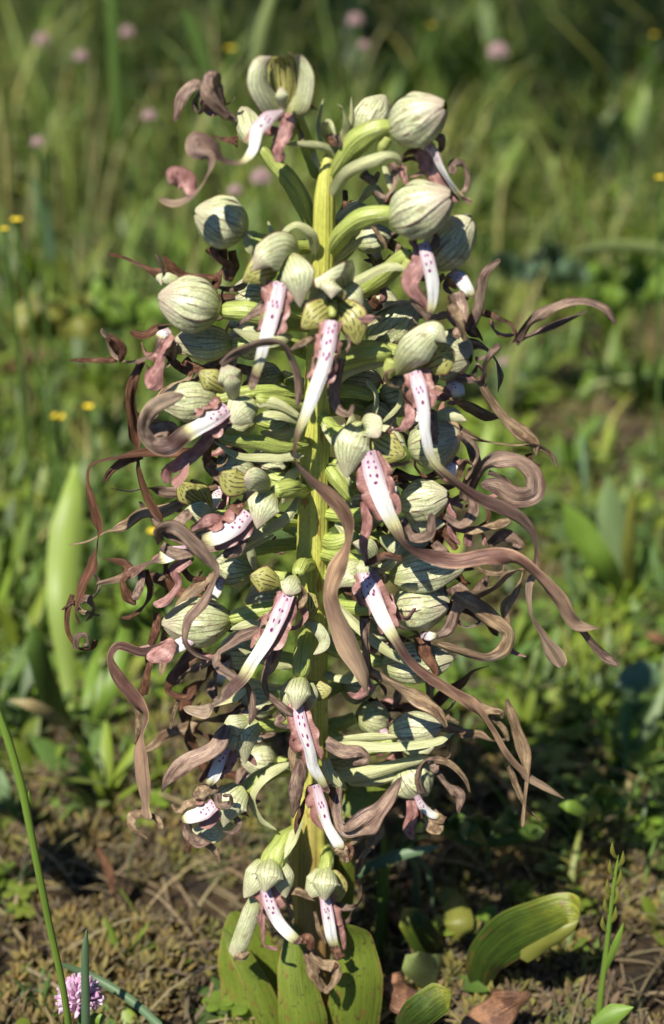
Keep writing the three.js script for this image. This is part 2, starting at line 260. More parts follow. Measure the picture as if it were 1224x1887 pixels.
// ---------------------------------------------------------------- the lizard orchid
const orchid = thing('flowering_orchid', 'tall orchid spike with pale green hooded flowers and long twisted brown ribbon lips', 'orchid');
const along = (pts, px) => { // the first px photo pixels of a path, resampled
  const out = []; let done = 0;
  for (let i = 0; i < pts.length - 1 && done < px; i++) { const a = pts[i], b = pts[i + 1], L = Math.hypot(b[0] - a[0], b[1] - a[1]) || 1, k = Math.ceil(L / 14); for (let j = 0; j < k && done < px; j++) { const f = j / k; out.push([lerp(a[0], b[0], f), lerp(a[1], b[1], f), lerp(a[2], b[2], f), lerp(a[3], b[3], f), (b[0] - a[0]) / L, (b[1] - a[1]) / L]); done += L / k; } }
  return out;
};
let flowerCount = 0;
function flower(o) {
  const f = part('flower', orchid), k = flowerCount++; seed = 4000 + k * 97;
  for (const p of o.ov ? (Array.isArray(o.ov[0][0]) ? o.ov : [o.ov]) : []) mesh('ovary', stalk(p.map((q, i) => (i ? q : [q[0], q[1], q[2] - 0.3, q[3]])), { twist: rr(1.6, 2.8) * (rnd() < 0.5 ? -1 : 1), depth: 0.07 }), M.ovary, f);
  for (const b of o.bract ?? []) mesh('bract', strap(b, { cup: 0.7, ws: 0.74, wild: 0.45, ph: rr(0, 20), tip: 0.3, base: 0.12, n: 28, th: 0.0003 }), M.bract, f);
  if (o.hood) hood(f, ...o.hood);
  for (const h of o.hoods ?? []) hood(f, ...h);
  for (const [pts, q] of o.petals ?? []) mesh('petal', strap(pts, { halves: true, cup: 0.75, n: 24, m: 10, tip: 0.3, base: 0.1, th: 0.0003, ph: rr(0, 20), ...q }), M.sepal[q?.mat ?? k % 3], f);
  if (o.spur) mesh('spur', stalk(o.spur, { depth: 0.03 }), M.spur, f);
  if (o.lip) {
    const q = o.lip, mg = q.mg ?? 0;
    mesh('lip', strap(q.p, { white: q.w ?? 0.4, cup: q.cup ?? 0.3, m: 8, ws: 0.8, wild: q.wild ?? 0.7, n: q.p.length * 12, th: 0.0003, fork: q.fork ?? 0, tip: 0.04, wave: q.wave ?? 0.04, ph: rr(0, 20) }), M.lip[(q.m ?? k) % 4], f);
    if (mg) for (const s of q.sides ?? [-1, 1]) {
      const a = along(q.p, mg).map(([x, y, z, w, tx, ty], i, all) => [x - ty * s * (w * 0.42 + 4) + rr(-4, 4), y + tx * s * (w * 0.42 + 4) + rr(-4, 4), z - 0.12, (9 + 12 * Math.sin(Math.PI * (i + 0.7) / (all.length + 0.4))) * rr(0.6, 1.35), s * 30 + rr(-20, 20)]);
      if (a.length > 2) mesh('lip_margin', strap(a, { cup: 0.3, wave: 0.8, wild: 0.5, wf: rr(3.2, 5), m: 6, n: a.length * 8, th: 0.00018, ph: rr(0, 9), tip: 0.08, base: 0.08 }), M.ruffle, f);
    }
  }
  for (const [m, p, q] of o.lobes ?? []) mesh('side_lobe', strap(p, { cup: 0.4, wave: 0.25, wild: 0.6, ws: 1.0, wf: rr(3, 6), n: p.length * 10, ph: rr(0, 20), tip: 0.08, ...q }), M[m], f);
  for (const [m, p, q] of o.ribs ?? []) mesh('lip_lobe', strap(p, { cup: 0.3, wave: 0.16, wild: 0.85, ws: 0.92, wf: rr(6, 12), n: p.length * 11, ph: rr(0, 20), tip: 0.07, ...q }), M[m], f);
  // the crumpled shrivelled bits round the mouth of each flower
  const at = o.lip ? o.lip.p[0] : o.ribs ? o.ribs[0][1][0] : null;
  if (at) for (let i = 0, n = o.extra ?? 3; i < n; i++) {
    let a = rr(-0.6, 3.7), x = at[0] + rr(-16, 16), y = at[1] + rr(0, 22), z = at[2] - rr(0.15, 0.5); const q = [], turn = rr(-1.1, 1.1), st = rr(12, 24), w = rr(8, 19);
    for (let j = 0; j < 5; j++) { q.push([x, y, z, w * [0.6, 1, 1.15, 0.9, 0.35][j], rr(-60, 60)]); x += Math.cos(a) * st; y += Math.sin(a) * st; z += rr(-0.1, 0.15); a += turn + rr(-0.4, 0.4); }
    mesh('side_lobe', strap(q, { cup: 0.5, wave: 0.35, wild: 0.6, wf: rr(2.5, 5), n: 36, ph: rr(0, 20), tip: 0.1 }), M[['brown', 'pink', 'dark', 'tan', 'ruffle'][Math.floor(rnd() * 5)]], f);
  }
  return f;
}
// the stem
mesh('stem', stalk([[566, 1990, 0, 84], [568, 1800, 0, 78], [571, 1650, 0, 72], [572, 1450, 0, 66], [574, 1250, 0, 60], [576, 1050, 0, 58], [580, 850, 0, 54], [588, 650, 0.1, 46], [596, 480, 0.25, 42], [599, 350, 0.3, 40], [606, 285, 0.2, 32], [612, 262, 0, 16]], { n: 140, m: 36, ribs: 9, depth: 0.045, twist: 0.9 }), M.stem, orchid);

// 1 top flower, turned up, and the ones behind it
flower({ ov: [[584, 330, 0.0, 18], [570, 280, -0.1, 26], [552, 225, 0.4, 24], [538, 195, 0.7, 18]],
  petals: [[[[528, 225, 0.8, 22, 0], [504, 190, 1.2, 56, 42], [484, 150, 1.4, 60, 46], [486, 122, 1.3, 44, 40], [500, 104, 1.0, 14, 20]], { mat: 2, cup: 0.8 }], [[[530, 220, 0.8, 22, 0], [550, 185, 1.1, 50, -48], [557, 140, 1.2, 48, -52], [546, 106, 1.2, 30, -60], [530, 98, 1.5, 14, -110]], { mat: 2, cup: 0.8 }], [[[522, 205, 0.5, 24, 0], [518, 160, 0.3, 62, 0], [516, 118, 0.4, 56, 0], [516, 104, 0.6, 24, 0]], { swap: true, mat: 0 }], [[[516, 190, 0.8, 12, 0], [503, 150, 0.9, 16, -20], [506, 118, 1, 10, 0]], { swap: true, mat: 0 }], [[[528, 190, 0.8, 12, 0], [536, 150, 0.9, 18, 20], [532, 122, 1, 10, 0]], { swap: true, mat: 0 }], [[[524, 200, 1.2, 20, 0], [520, 178, 1.5, 26, 0], [518, 160, 1.4, 16, 0]], { mat: 2, cup: 0.9 }]],
  spur: [[535, 215, 0.6, 20], [538, 235, 0.6, 24], [536, 258, 0.6, 12]],
  lip: { p: [[520, 203, 1.0, 20, 0], [495, 218, 1.4, 34, 0], [474, 240, 1.6, 30, 0], [466, 275, 1.8, 24, 20], [445, 298, 2.0, 20, 40], [412, 294, 2.2, 24, 20], [390, 270, 2.3, 46, 0], [362, 258, 2.4, 40, -20], [356, 278, 2.6, 30, -60], [385, 288, 2.6, 28, -20], [382, 325, 2.5, 18, 50], [352, 362, 2.4, 26, 20], [318, 374, 2.3, 26, 0], [293, 366, 2.3, 18, 0]], w: 0.32, mg: 0 },
  lobes: [['pink', [[534, 208, 0.9, 26, 0], [526, 240, 1.2, 30, 20], [512, 270, 1.3, 28, 30], [514, 300, 1.3, 22, 0]], { wave: 0.5, wf: 3 }], ['ruffle', [[508, 205, 1, 16, 0], [474, 222, 1.3, 22, 30], [450, 262, 1.4, 16, 40]], { wave: 0.6, wf: 3 }], ['pink', [[352, 360, 2.4, 16, 0], [348, 335, 2.2, 40, 0], [322, 325, 2.3, 36, -20], [312, 340, 2.5, 14, -30]]]] });
flower({ ov: [[580, 430, 0.1, 24], [556, 370, 0.0, 34], [528, 325, 0.1, 34], [502, 298, 0.1, 26], [478, 270, 0.1, 16]], hood: [[470, 272, 0.3], [448, 196, -0.6], 52, { m: 0, up: [-0.6, 0.2, 0.6] }],
  lobes: [['dark', [[438, 262, 0, 20, 0], [415, 258, 0.2, 22, 30], [392, 250, 0.3, 14, 40]]], ['brown', [[436, 222, 0, 10, 0], [414, 205, 0.1, 30, 20], [398, 165, 0.2, 34, -10], [400, 134, 0.3, 18, 0]], { wave: 0.3 }], ['brown', [[420, 215, 0.2, 18, 0], [384, 172, 0.4, 30, 40], [384, 140, 0.3, 20, 0], [400, 132, 0.2, 12, 0]], {}]],
  ribs: [['brown', [[382, 165, 0.2, 12, 30], [360, 155, 0.3, 26, 20], [335, 178, 0.4, 28, 10], [322, 224, 0.4, 12, 0]]], ['brown', [[372, 160, 0.1, 10, 40], [358, 195, 0.2, 20, 60], [368, 208, 0.3, 22, 30], [378, 190, 0.4, 12, 0]]]] });
// withered tip of the spike
flower({ bract: [[[600, 280, 0.4, 14, 0], [588, 235, 0.5, 14, 0], [596, 182, 0.4, 6, 0]], [[612, 268, 0.2, 16, 0], [598, 238, 0.6, 22, 40], [606, 226, 0.9, 18, 80], [618, 250, 1.1, 12, 60]], [[618, 275, 0.2, 24, 0], [640, 235, 0.4, 26, 20], [632, 200, 0.5, 12, 50], [622, 192, 0.6, 8, 90]], [[628, 270, 0.1, 16, 0], [648, 225, 0.2, 16, 0], [648, 178, 0.2, 5, 0]], [[625, 285, 0.5, 24, 0], [585, 268, 0.8, 20, 20], [528, 266, 1, 14, 0]], [[606, 330, 0.2, 20, 0], [580, 295, 0.1, 20, 0], [560, 240, -0.2, 12, 0]]], lobes: [['dark', [[604, 250, 0.6, 10, 0], [616, 262, 0.8, 14, 40], [632, 262, 0.7, 8, 0]], { wave: 0.6 }], ['brown', [[612, 246, 0.5, 8, 0], [622, 256, 0.9, 12, -40], [628, 272, 0.9, 8, 0]], { wave: 0.6 }]] });
// 3 top right
flower({ ov: [[608, 345, 0.1, 26], [632, 300, 0.5, 38], [662, 258, 0.8, 46], [700, 236, 0.9, 34], [728, 236, 0.8, 22]], hood: [[722, 246, 0.7], [824, 192, 1.5], 104, { m: 2, up: [-0.3, 0.8, 0.75] }], spur: [[716, 252, 0.9, 20], [706, 268, 0.9, 22], [702, 282, 0.9, 12]],
  lip: { p: [[785, 262, 1.0, 24, 0], [800, 282, 1.2, 26, 40], [812, 308, 1.3, 24, 50], [828, 335, 1.3, 20, 60], [848, 360, 1.3, 16, 30], [870, 374, 1.4, 18, 0]], w: 0.85, m: 1 },
  lobes: [['pink', [[765, 276, 0.8, 16, 0], [786, 300, 0.9, 40, -20], [806, 335, 1, 36, 0], [845, 372, 1.1, 12, 0]], { wave: 0.4, wf: 4 }], ['brown', [[832, 320, 1.0, 14, 0], [838, 304, 0.9, 24, 20], [854, 306, 0.8, 24, 40], [858, 345, 0.9, 18, 20], [842, 362, 1, 10, 0]]], ['dark', [[742, 296, 0.4, 8, 0], [760, 292, 0.6, 12, 20], [782, 302, 0.7, 10, 0]]]] });
flower({ ov: [[615, 330, -0.4, 24], [650, 270, -0.6, 28], [668, 245, -0.6, 20]], hood: [[660, 252, -0.5], [712, 176, -0.9], 74, { m: 1, up: [-0.4, 0.3, 0.8] }] });
// 5 arched bract and curled lip
flower({ bract: [[[606, 366, 0.4, 30, 0], [640, 320, 0.9, 36, 0], [690, 294, 1.2, 30, 20], [725, 290, 1.2, 26, 60], [740, 310, 1.0, 20, 60]], [[660, 375, -0.4, 10, 0], [688, 350, -0.2, 30, 0], [715, 400, -0.2, 22, 0]]],
  lobes: [['brown', [[722, 300, 0.8, 18, 0], [728, 335, 0.9, 26, 30], [712, 362, 1, 26, 60], [690, 352, 1, 18, 30]], { wave: 0.3 }], ['pink', [[738, 305, 0.9, 20, 0], [744, 330, 1, 22, 20], [755, 352, 1, 14, 0]], { wave: 0.4 }], ['dark', [[712, 362, 0.8, 30, 20], [735, 375, 0.9, 26, 0], [760, 372, 0.9, 10, 0]], { wave: 0.3 }], ['bract', [[712, 305, 0.7, 16, 0], [720, 340, 0.8, 14, 10], [726, 356, 0.9, 8, 0]]], ['brown', [[668, 318, 0.2, 20, 0], [688, 330, 0.2, 22, 0], [700, 318, 0.3, 10, 0]], { wave: 0.5 }], ['dark', [[636, 350, -0.2, 10, 0], [634, 375, 0, 14, 30], [628, 386, 0, 6, 0]]]] });
// 6, 7 right
flower({ ov: [[606, 478, 0.3, 22], [632, 430, 0.8, 34], [668, 402, 1.1, 40], [708, 394, 1.2, 30], [732, 396, 1.2, 22]], bract: [[[604, 494, 0.2, 16, 0], [640, 462, 0.4, 26, 0], [668, 440, 0.6, 16, 0]]], hood: [[722, 412, 1.1], [836, 358, 1.9], 112, { m: 2, up: [-0.3, 0.8, 0.7] }],
  lip: { p: [[780, 446, 1.5, 26, 0], [788, 478, 1.7, 32, 0], [797, 520, 1.8, 30, 0], [796, 560, 1.8, 22, 10], [788, 586, 1.8, 10, 0]], w: 0.9, m: 2 }, lobes: [['pink', [[768, 450, 1.3, 14, 0], [772, 485, 1.5, 34, -20], [756, 520, 1.6, 34, -20], [782, 560, 1.6, 22, 0], [796, 590, 1.6, 8, 0]], { wave: 0.5, wf: 5 }], ['brown', [[752, 528, 1.4, 14, 0], [764, 558, 1.5, 18, 0], [792, 594, 1.5, 10, 0]], { wave: 0.3 }]] });
flower({ hood: [[792, 490, 0.4], [872, 398, 0.9], 96, { m: 1, up: [-0.5, 0.5, 0.7] }], lip: { p: [[832, 500, 0.7, 22, 0], [848, 512, 0.9, 32, 0], [862, 534, 1, 28, 0], [868, 548, 1, 20, 0]], w: 0.95, m: 0, mg: 40, sides: [1] },
  ribs: [['brown', [[838, 540, 1.0, 30, 0], [850, 566, 1.2, 56, 10], [848, 600, 1.4, 56, 20], [836, 620, 1.4, 34, 0]], { wave: 0.05 }], ['tan', [[832, 560, 1.6, 20, 0], [845, 590, 1.7, 26, 10], [856, 628, 1.6, 22, 0]], {}], ['brown', [[862, 608, 1.1, 20, 0], [880, 580, 1.1, 30, 20], [886, 540, 1.0, 24, 50], [893, 505, 1.0, 20, 40], [922, 477, 1.1, 14, 0]], {}]] });
flower({ hood: [[652, 448, -0.6], [724, 430, -0.8], 60, { m: 1 }], ribs: [['dark', [[890, 576, 0.5, 14, 0], [918, 588, 0.6, 20, 30], [944, 600, 0.7, 20, 40], [950, 622, 0.8, 14, 60], [954, 634, 0.8, 12, 0]], {}], ['brown', [[950, 634, 0.8, 16, 0], [976, 596, 1.0, 24, 10], [1020, 566, 1.2, 24, 0], [1070, 554, 1.3, 22, 0], [1112, 568, 1.3, 22, 0], [1136, 598, 1.3, 8, 0]], {}], ['brown', [[952, 626, 0.6, 14, 0], [980, 618, 0.6, 18, 30], [1020, 600, 0.7, 14, 40], [1084, 572, 0.8, 5, 30]], {}]], ov: [[606, 505, -0.2, 20], [630, 470, -0.5, 26], [656, 446, -0.6, 18]], lobes: [['tan', [[686, 415, -0.1, 8, 0], [706, 445, 0, 10, 0], [712, 460, 0, 6, 0]], {}]] });
// 8 left bud with a dark curled lip
flower({ ov: [[574, 455, 0.2, 26], [520, 455, 0.5, 30], [480, 448, 0.7, 34], [452, 432, 0.7, 26]], bract: [[[486, 470, 0.8, 18, 0], [468, 452, 0.9, 44, 0], [452, 424, 0.9, 26, 0]]], hood: [[456, 426, 0.6], [356, 388, 0.9], 104, { m: 1, up: [0.2, 0.8, 0.8] }],
  lobes: [['dark', [[388, 456, 0.4, 22, 0], [400, 478, 0.5, 20, 20], [424, 492, 0.5, 24, 30], [418, 518, 0.5, 16, 0]], { wave: 0.4, wf: 3 }], ['dark', [[406, 460, 0.4, 26, 0], [410, 492, 0.3, 18, 60], [400, 516, 0.3, 20, 0], [392, 545, 0.3, 8, 0]], { wave: 0.3, wf: 3 }], ['dark', [[428, 462, 0.3, 16, 0], [432, 492, 0.3, 22, 20], [424, 520, 0.4, 8, 0]], { wave: 0.3 }]],
  ribs: [['dark', [[404, 512, 0.3, 14, 20], [372, 508, 0.3, 20, 30], [342, 508, 0.4, 24, 0], [318, 492, 0.5, 26, -20], [300, 470, 0.5, 16, 0]], {}], ['dark', [[340, 508, 0.2, 18, 0], [300, 506, 0.3, 26, 20], [262, 490, 0.4, 20, 30], [228, 474, 0.4, 12, 10], [200, 468, 0.4, 12, 0]], {}], ['brown', [[304, 512, 0.6, 12, 0], [296, 488, 0.7, 16, 20], [286, 468, 0.7, 10, 0]], {}]] });
// 10, 11 facing the viewer
flower({ bract: [[[508, 470, 0.8, 18, 0], [504, 430, 0.8, 18, 0], [494, 408, 0.7, 10, 40]], [[582, 470, 0.6, 26, 0], [574, 432, 0.9, 26, 20], [546, 412, 1.0, 24, 50], [522, 428, 1.0, 24, 60], [516, 462, 1.0, 20, 20]]], petals: [[[[526, 466, 1.6, 40, 0], [544, 508, 2.15, 72, 12], [553, 566, 2.1, 20, 12]], { mat: 2, cup: 0.8 }], [[[512, 494, 1.6, 34, 0], [480, 500, 1.9, 60, 0], [447, 520, 1.8, 18, 0]], { mat: 0, cup: 0.5, swap: true }], [[[552, 474, 1.2, 40, 0], [524, 462, 1.9, 72, 0], [490, 474, 2.3, 56, 0], [466, 500, 2.2, 18, 0]], { mat: 2, cup: 0.9 }], [[[520, 500, 1.4, 30, 0], [528, 520, 1.6, 40, 0], [524, 548, 1.6, 20, 0]], { mat: 0, swap: true }]],
  lip: { p: [[516, 520, 2.0, 34, 0], [508, 555, 2.3, 38, 0], [498, 595, 2.5, 34, 0], [485, 640, 2.7, 26, 10], [474, 680, 2.7, 22, 10], [462, 718, 2.7, 22, 0]], w: 0.86, mg: 110, m: 0 },
  ribs: [['brown', [[408, 672, 2.6, 14, 0], [440, 648, 2.9, 24, 10], [490, 630, 3.1, 24, 0], [520, 634, 3.1, 34, 20], [546, 680, 2.9, 34, 10], [550, 720, 2.8, 24, 0], [548, 750, 2.8, 12, 0]], {}]] });
flower({ ov: [[592, 590, 0.2, 26], [612, 560, 0.8, 30], [620, 545, 1.2, 24]], petals: [[[[626, 548, 1.0, 50, 0], [620, 518, 1.8, 84, 0], [613, 526, 2.4, 58, 0], [611, 550, 2.5, 16, 0]], { mat: 2, cup: 0.95 }], [[[616, 532, 1.2, 40, 0], [588, 544, 1.7, 54, 25], [562, 594, 1.6, 18, 35]], { mat: 2, cup: 0.9 }], [[[618, 530, 1.2, 40, 0], [652, 546, 1.7, 54, -25], [673, 602, 1.6, 18, -35]], { mat: 2, cup: 0.9 }], [[[610, 562, 1.8, 40, 0], [584, 580, 2.2, 58, 0], [556, 606, 2.2, 22, 0]], { mat: 0, cup: 0.4, swap: true }], [[[622, 562, 1.8, 40, 0], [648, 586, 2.2, 62, 0], [660, 636, 2.2, 26, 0]], { mat: 0, cup: 0.4, swap: true }], [[[616, 552, 1.2, 30, 0], [614, 572, 1.5, 50, 0], [612, 594, 1.7, 30, 0]], { mat: 1, cup: -0.6, swap: true }]], spur: [[616, 556, 1.6, 12], [614, 570, 2.0, 18], [612, 584, 2.2, 12]],
  lip: { p: [[612, 590, 2.3, 30, 0], [606, 625, 2.6, 38, 0], [598, 670, 2.8, 34, 0], [582, 715, 3.0, 32, 0], [562, 765, 3.1, 26, 20], [546, 805, 3.1, 22, 30], [544, 848, 3.1, 24, 30], [570, 882, 3.2, 34, 10], [606, 912, 3.3, 40, -10], [636, 950, 3.3, 36, 10], [640, 1000, 3.2, 22, 50], [620, 1050, 3.2, 44, 10], [608, 1090, 3.2, 34, 40], [616, 1130, 3.3, 38, 20], [644, 1190, 3.4, 60, 0], [668, 1240, 3.5, 40, 0], [678, 1282, 3.5, 5, 0]], w: 0.30, mg: 125, m: 1, wave: 0.03 },
  lobes: [['brown', [[626, 660, 2.2, 22, 0], [616, 715, 2.3, 26, 20], [622, 752, 2.4, 18, 30], [642, 762, 2.5, 14, 0], [650, 745, 2.5, 10, 0]], { wave: 0.2 }]] });
// 12, 13 left
flower({ ov: [[575, 600, 0.2, 26], [520, 590, 0.6, 34], [460, 575, 0.7, 40], [405, 572, 0.6, 30]], bract: [[[540, 620, 0.6, 20, 0], [490, 625, 0.9, 40, 0], [430, 606, 1.0, 16, 0]]], hood: [[408, 572, 0.6], [288, 548, 0.9], 112, { m: 2, up: [0.2, 0.8, 0.8] }],
  petals: [[[[330, 518, 0.7, 16, 0], [308, 512, 0.7, 22, 0], [292, 510, 0.6, 14, 30], [298, 526, 0.8, 10, 60]], { mat: 2 }]],
  lip: { p: [[314, 610, 0.7, 20, 0], [295, 622, 0.9, 26, 0], [285, 648, 1.0, 14, 30], [258, 664, 1.0, 20, 20], [230, 666, 1.0, 18, 40], [212, 650, 1.0, 26, 0], [196, 618, 1.0, 26, 30], [186, 608, 1.1, 14, 0]], w: 0.15 },
  lobes: [['pink', [[304, 624, 1.0, 12, 0], [298, 650, 1.1, 14, 0], [292, 676, 1.2, 20, 0], [280, 702, 1.2, 44, 0], [272, 716, 1.2, 26, 0]], { wave: 0.2 }], ['dark', [[222, 650, 1.1, 18, 0], [204, 622, 1.3, 20, 30], [226, 640, 1.3, 16, 30], [222, 668, 1.2, 10, 0]], {}], ['ruffle', [[318, 618, 0.9, 14, 0], [306, 636, 1.1, 16, 0], [296, 652, 1.1, 12, 0]], { wave: 0.7, wf: 2 }]],
  ribs: [['dark', [[216, 662, 0.9, 14, 0], [186, 662, 0.9, 18, 10], [152, 662, 0.9, 14, 0], [128, 664, 0.9, 4, 0]], {}], ['dark', [[262, 665, 0.8, 14, 0], [246, 700, 0.8, 20, 20], [240, 740, 0.8, 26, 10], [246, 782, 0.8, 34, 0], [252, 826, 0.8, 16, 50], [256, 870, 0.8, 34, 20], [272, 918, 0.8, 34, 10], [298, 962, 0.9, 26, 0]], {}]] });
flower({ ov: [[560, 640, -0.2, 24], [490, 630, 0, 30], [425, 636, 0.1, 24]], hood: [[430, 632, 0.0], [318, 630, 0.2], 74, { m: 0, up: [0.1, 0.9, 0.5] }], lobes: [['dark', [[340, 662, 0.2, 18, 0], [356, 676, 0.3, 22, 20], [385, 680, 0.3, 10, 0]], { wave: 0.3 }], ['dark', [[306, 650, 0.3, 10, 0], [326, 672, 0.4, 16, 10], [356, 690, 0.5, 16, 0]], {}]] });
// 14 crumpled flower left of the stem
flower({ ov: [[570, 760, 0.3, 26], [520, 745, 0.8, 30], [470, 735, 1.2, 24]], bract: [[[555, 778, 0.9, 20, 0], [510, 762, 1.2, 36, 10], [460, 776, 1.4, 22, 0]], [[556, 770, 1.1, 14, 0], [500, 742, 1.2, 30, 30], [462, 752, 1.3, 12, 0]]],
  petals: [[[[470, 738, 1.5, 40, 0], [446, 756, 1.8, 64, 0], [428, 780, 1.9, 34, 0]], { mat: 1 }], [[[436, 720, 1.5, 30, 0], [424, 696, 1.8, 50, 0], [412, 672, 1.7, 24, 0]], { mat: 2 }], [[[420, 720, 1.3, 24, 0], [390, 700, 1.5, 46, 0], [366, 684, 1.4, 18, 0]], { mat: 0, swap: true }], [[[432, 740, 1.6, 20, 0], [428, 708, 2.0, 34, 0], [426, 690, 2.0, 14, 0]], { mat: 2 }]],
  lip: { p: [[420, 752, 1.8, 34, 0], [396, 768, 2.1, 40, 0], [368, 786, 2.3, 34, 0], [342, 800, 2.5, 40, 20], [312, 822, 2.5, 46, 20], [282, 818, 2.5, 36, 40], [266, 790, 2.5, 32, 20], [282, 752, 2.6, 36, 0], [314, 735, 2.6, 34, 0], [340, 728, 2.5, 12, 0]], w: 0.33, mg: 70 },
  lobes: [['pink', [[400, 782, 1.9, 18, 0], [378, 818, 2.0, 28, 0], [345, 845, 2.1, 30, 20], [310, 868, 2.2, 26, 0], [308, 892, 2.2, 12, 0]], { wave: 0.4 }], ['brown', [[336, 812, 2.0, 20, 0], [310, 790, 2.2, 30, 30], [280, 800, 2.3, 26, 10], [270, 820, 2.3, 16, 0]], {}], ['dark', [[384, 820, 1.7, 14, 0], [382, 845, 1.7, 18, 0], [378, 858, 1.7, 6, 0]], {}], ['ruffle', [[342, 846, 2.1, 16, 0], [334, 874, 2.2, 30, 20], [318, 894, 2.2, 22, 0]], { wave: 0.5 }]] });
flower({ ov: [[566, 730, -0.2, 24], [480, 722, 0.2, 28], [395, 735, 0.3, 24]], hood: [[402, 738, 0.4], [290, 742, 0.8], 84, { m: 0, up: [0.1, 0.9, 0.5] }],
  ribs: [['dark', [[380, 832, 0.9, 16, 0], [330, 835, 1.0, 22, 10], [270, 834, 1.0, 20, 0], [215, 842, 1.0, 20, 10], [168, 856, 1.0, 18, 20], [160, 882, 1.0, 22, 30], [168, 920, 1.0, 26, 0], [180, 965, 1.0, 32, 0], [180, 995, 1.0, 14, 60], [172, 1040, 1.0, 40, 10], [150, 1085, 1.0, 36, 0], [140, 1130, 1.0, 18, 30], [148, 1152, 1.0, 6, 0]], {}], ['dark', [[262, 838, 0.9, 16, 20], [228, 852, 0.9, 22, 20], [202, 872, 0.9, 16, 0], [194, 888, 0.9, 8, 0]], {}], ['brown', [[300, 870, 1, 12, 0], [318, 856, 1.1, 16, 10], [350, 838, 1.1, 12, 0]], {}]] });
flower({ ov: [[568, 820, 0.6, 22], [520, 826, 1.0, 24], [480, 816, 1.2, 28], [420, 806, 1.4, 30], [398, 802, 1.4, 14]], bract: [[[560, 840, 1.0, 18, 0], [500, 842, 1.3, 28, 0], [440, 838, 1.5, 22, 10], [392, 812, 1.5, 10, 20]], [[550, 792, 0.4, 20, 0], [518, 800, 0.6, 36, 0], [480, 796, 0.7, 20, 0]]] });
// 15 front left
flower({ ov: [[560, 905, 0.6, 26], [530, 900, 1.2, 36], [500, 905, 1.5, 30]], bract: [[[556, 905, 0.6, 14, 0], [528, 955, 1.3, 28, 20], [480, 985, 1.5, 24, 20], [410, 1030, 1.4, 8, 0]], [[505, 985, 1.2, 10, 0], [460, 1010, 1.3, 12, 0], [402, 1040, 1.3, 12, 0]]],
  petals: [[[[500, 905, 1.6, 40, 0], [486, 930, 2.0, 66, 5], [474, 974, 2.1, 20, 0]], { mat: 2, cup: 0.6 }], [[[498, 900, 1.7, 34, 0], [472, 886, 2.2, 50, 0], [450, 886, 2.4, 26, 0]], { mat: 2, cup: 0.9 }], [[[462, 890, 1.8, 30, 0], [430, 888, 2.0, 58, 0], [405, 872, 2.0, 22, 0]], { mat: 0, swap: true, cup: 0.5 }], [[[470, 888, 1.5, 20, 0], [440, 870, 1.7, 26, 0], [428, 862, 1.7, 12, 0]], { mat: 1 }]],
  lip: { p: [[458, 945, 2.0, 34, 0], [436, 968, 2.3, 40, 0], [404, 988, 2.5, 36, 0], [372, 998, 2.6, 30, 0]], w: 0.98, mg: 90, m: 2 },
  ribs: [['brown', [[296, 1000, 2.4, 20, 30], [294, 978, 2.6, 26, 20], [322, 972, 2.8, 34, 0], [362, 1008, 2.9, 40, -10], [390, 1040, 2.9, 40, 0], [398, 1060, 2.9, 26, 40], [376, 1104, 2.9, 44, 10], [346, 1144, 2.8, 40, 10], [340, 1180, 2.8, 24, 20], [362, 1206, 2.7, 16, 10], [392, 1216, 2.7, 10, 0]], {}], ['brown', [[298, 1005, 2.2, 20, 0], [318, 1020, 2.3, 26, 40], [350, 1018, 2.4, 20, 20], [372, 1008, 2.4, 12, 0]], {}]],
  lobes: [['pink', [[420, 960, 2.1, 16, 0], [388, 962, 2.3, 30, 20], [352, 978, 2.4, 22, 0]], { wave: 0.5 }], ['brown', [[450, 990, 2.1, 20, 0], [432, 1010, 2.2, 30, 0], [412, 1026, 2.2, 14, 0]], { wave: 0.5 }], ['dark', [[446, 925, 1.8, 20, 0], [428, 945, 2, 26, 0], [414, 965, 2, 10, 0]], { wave: 0.5 }]] });
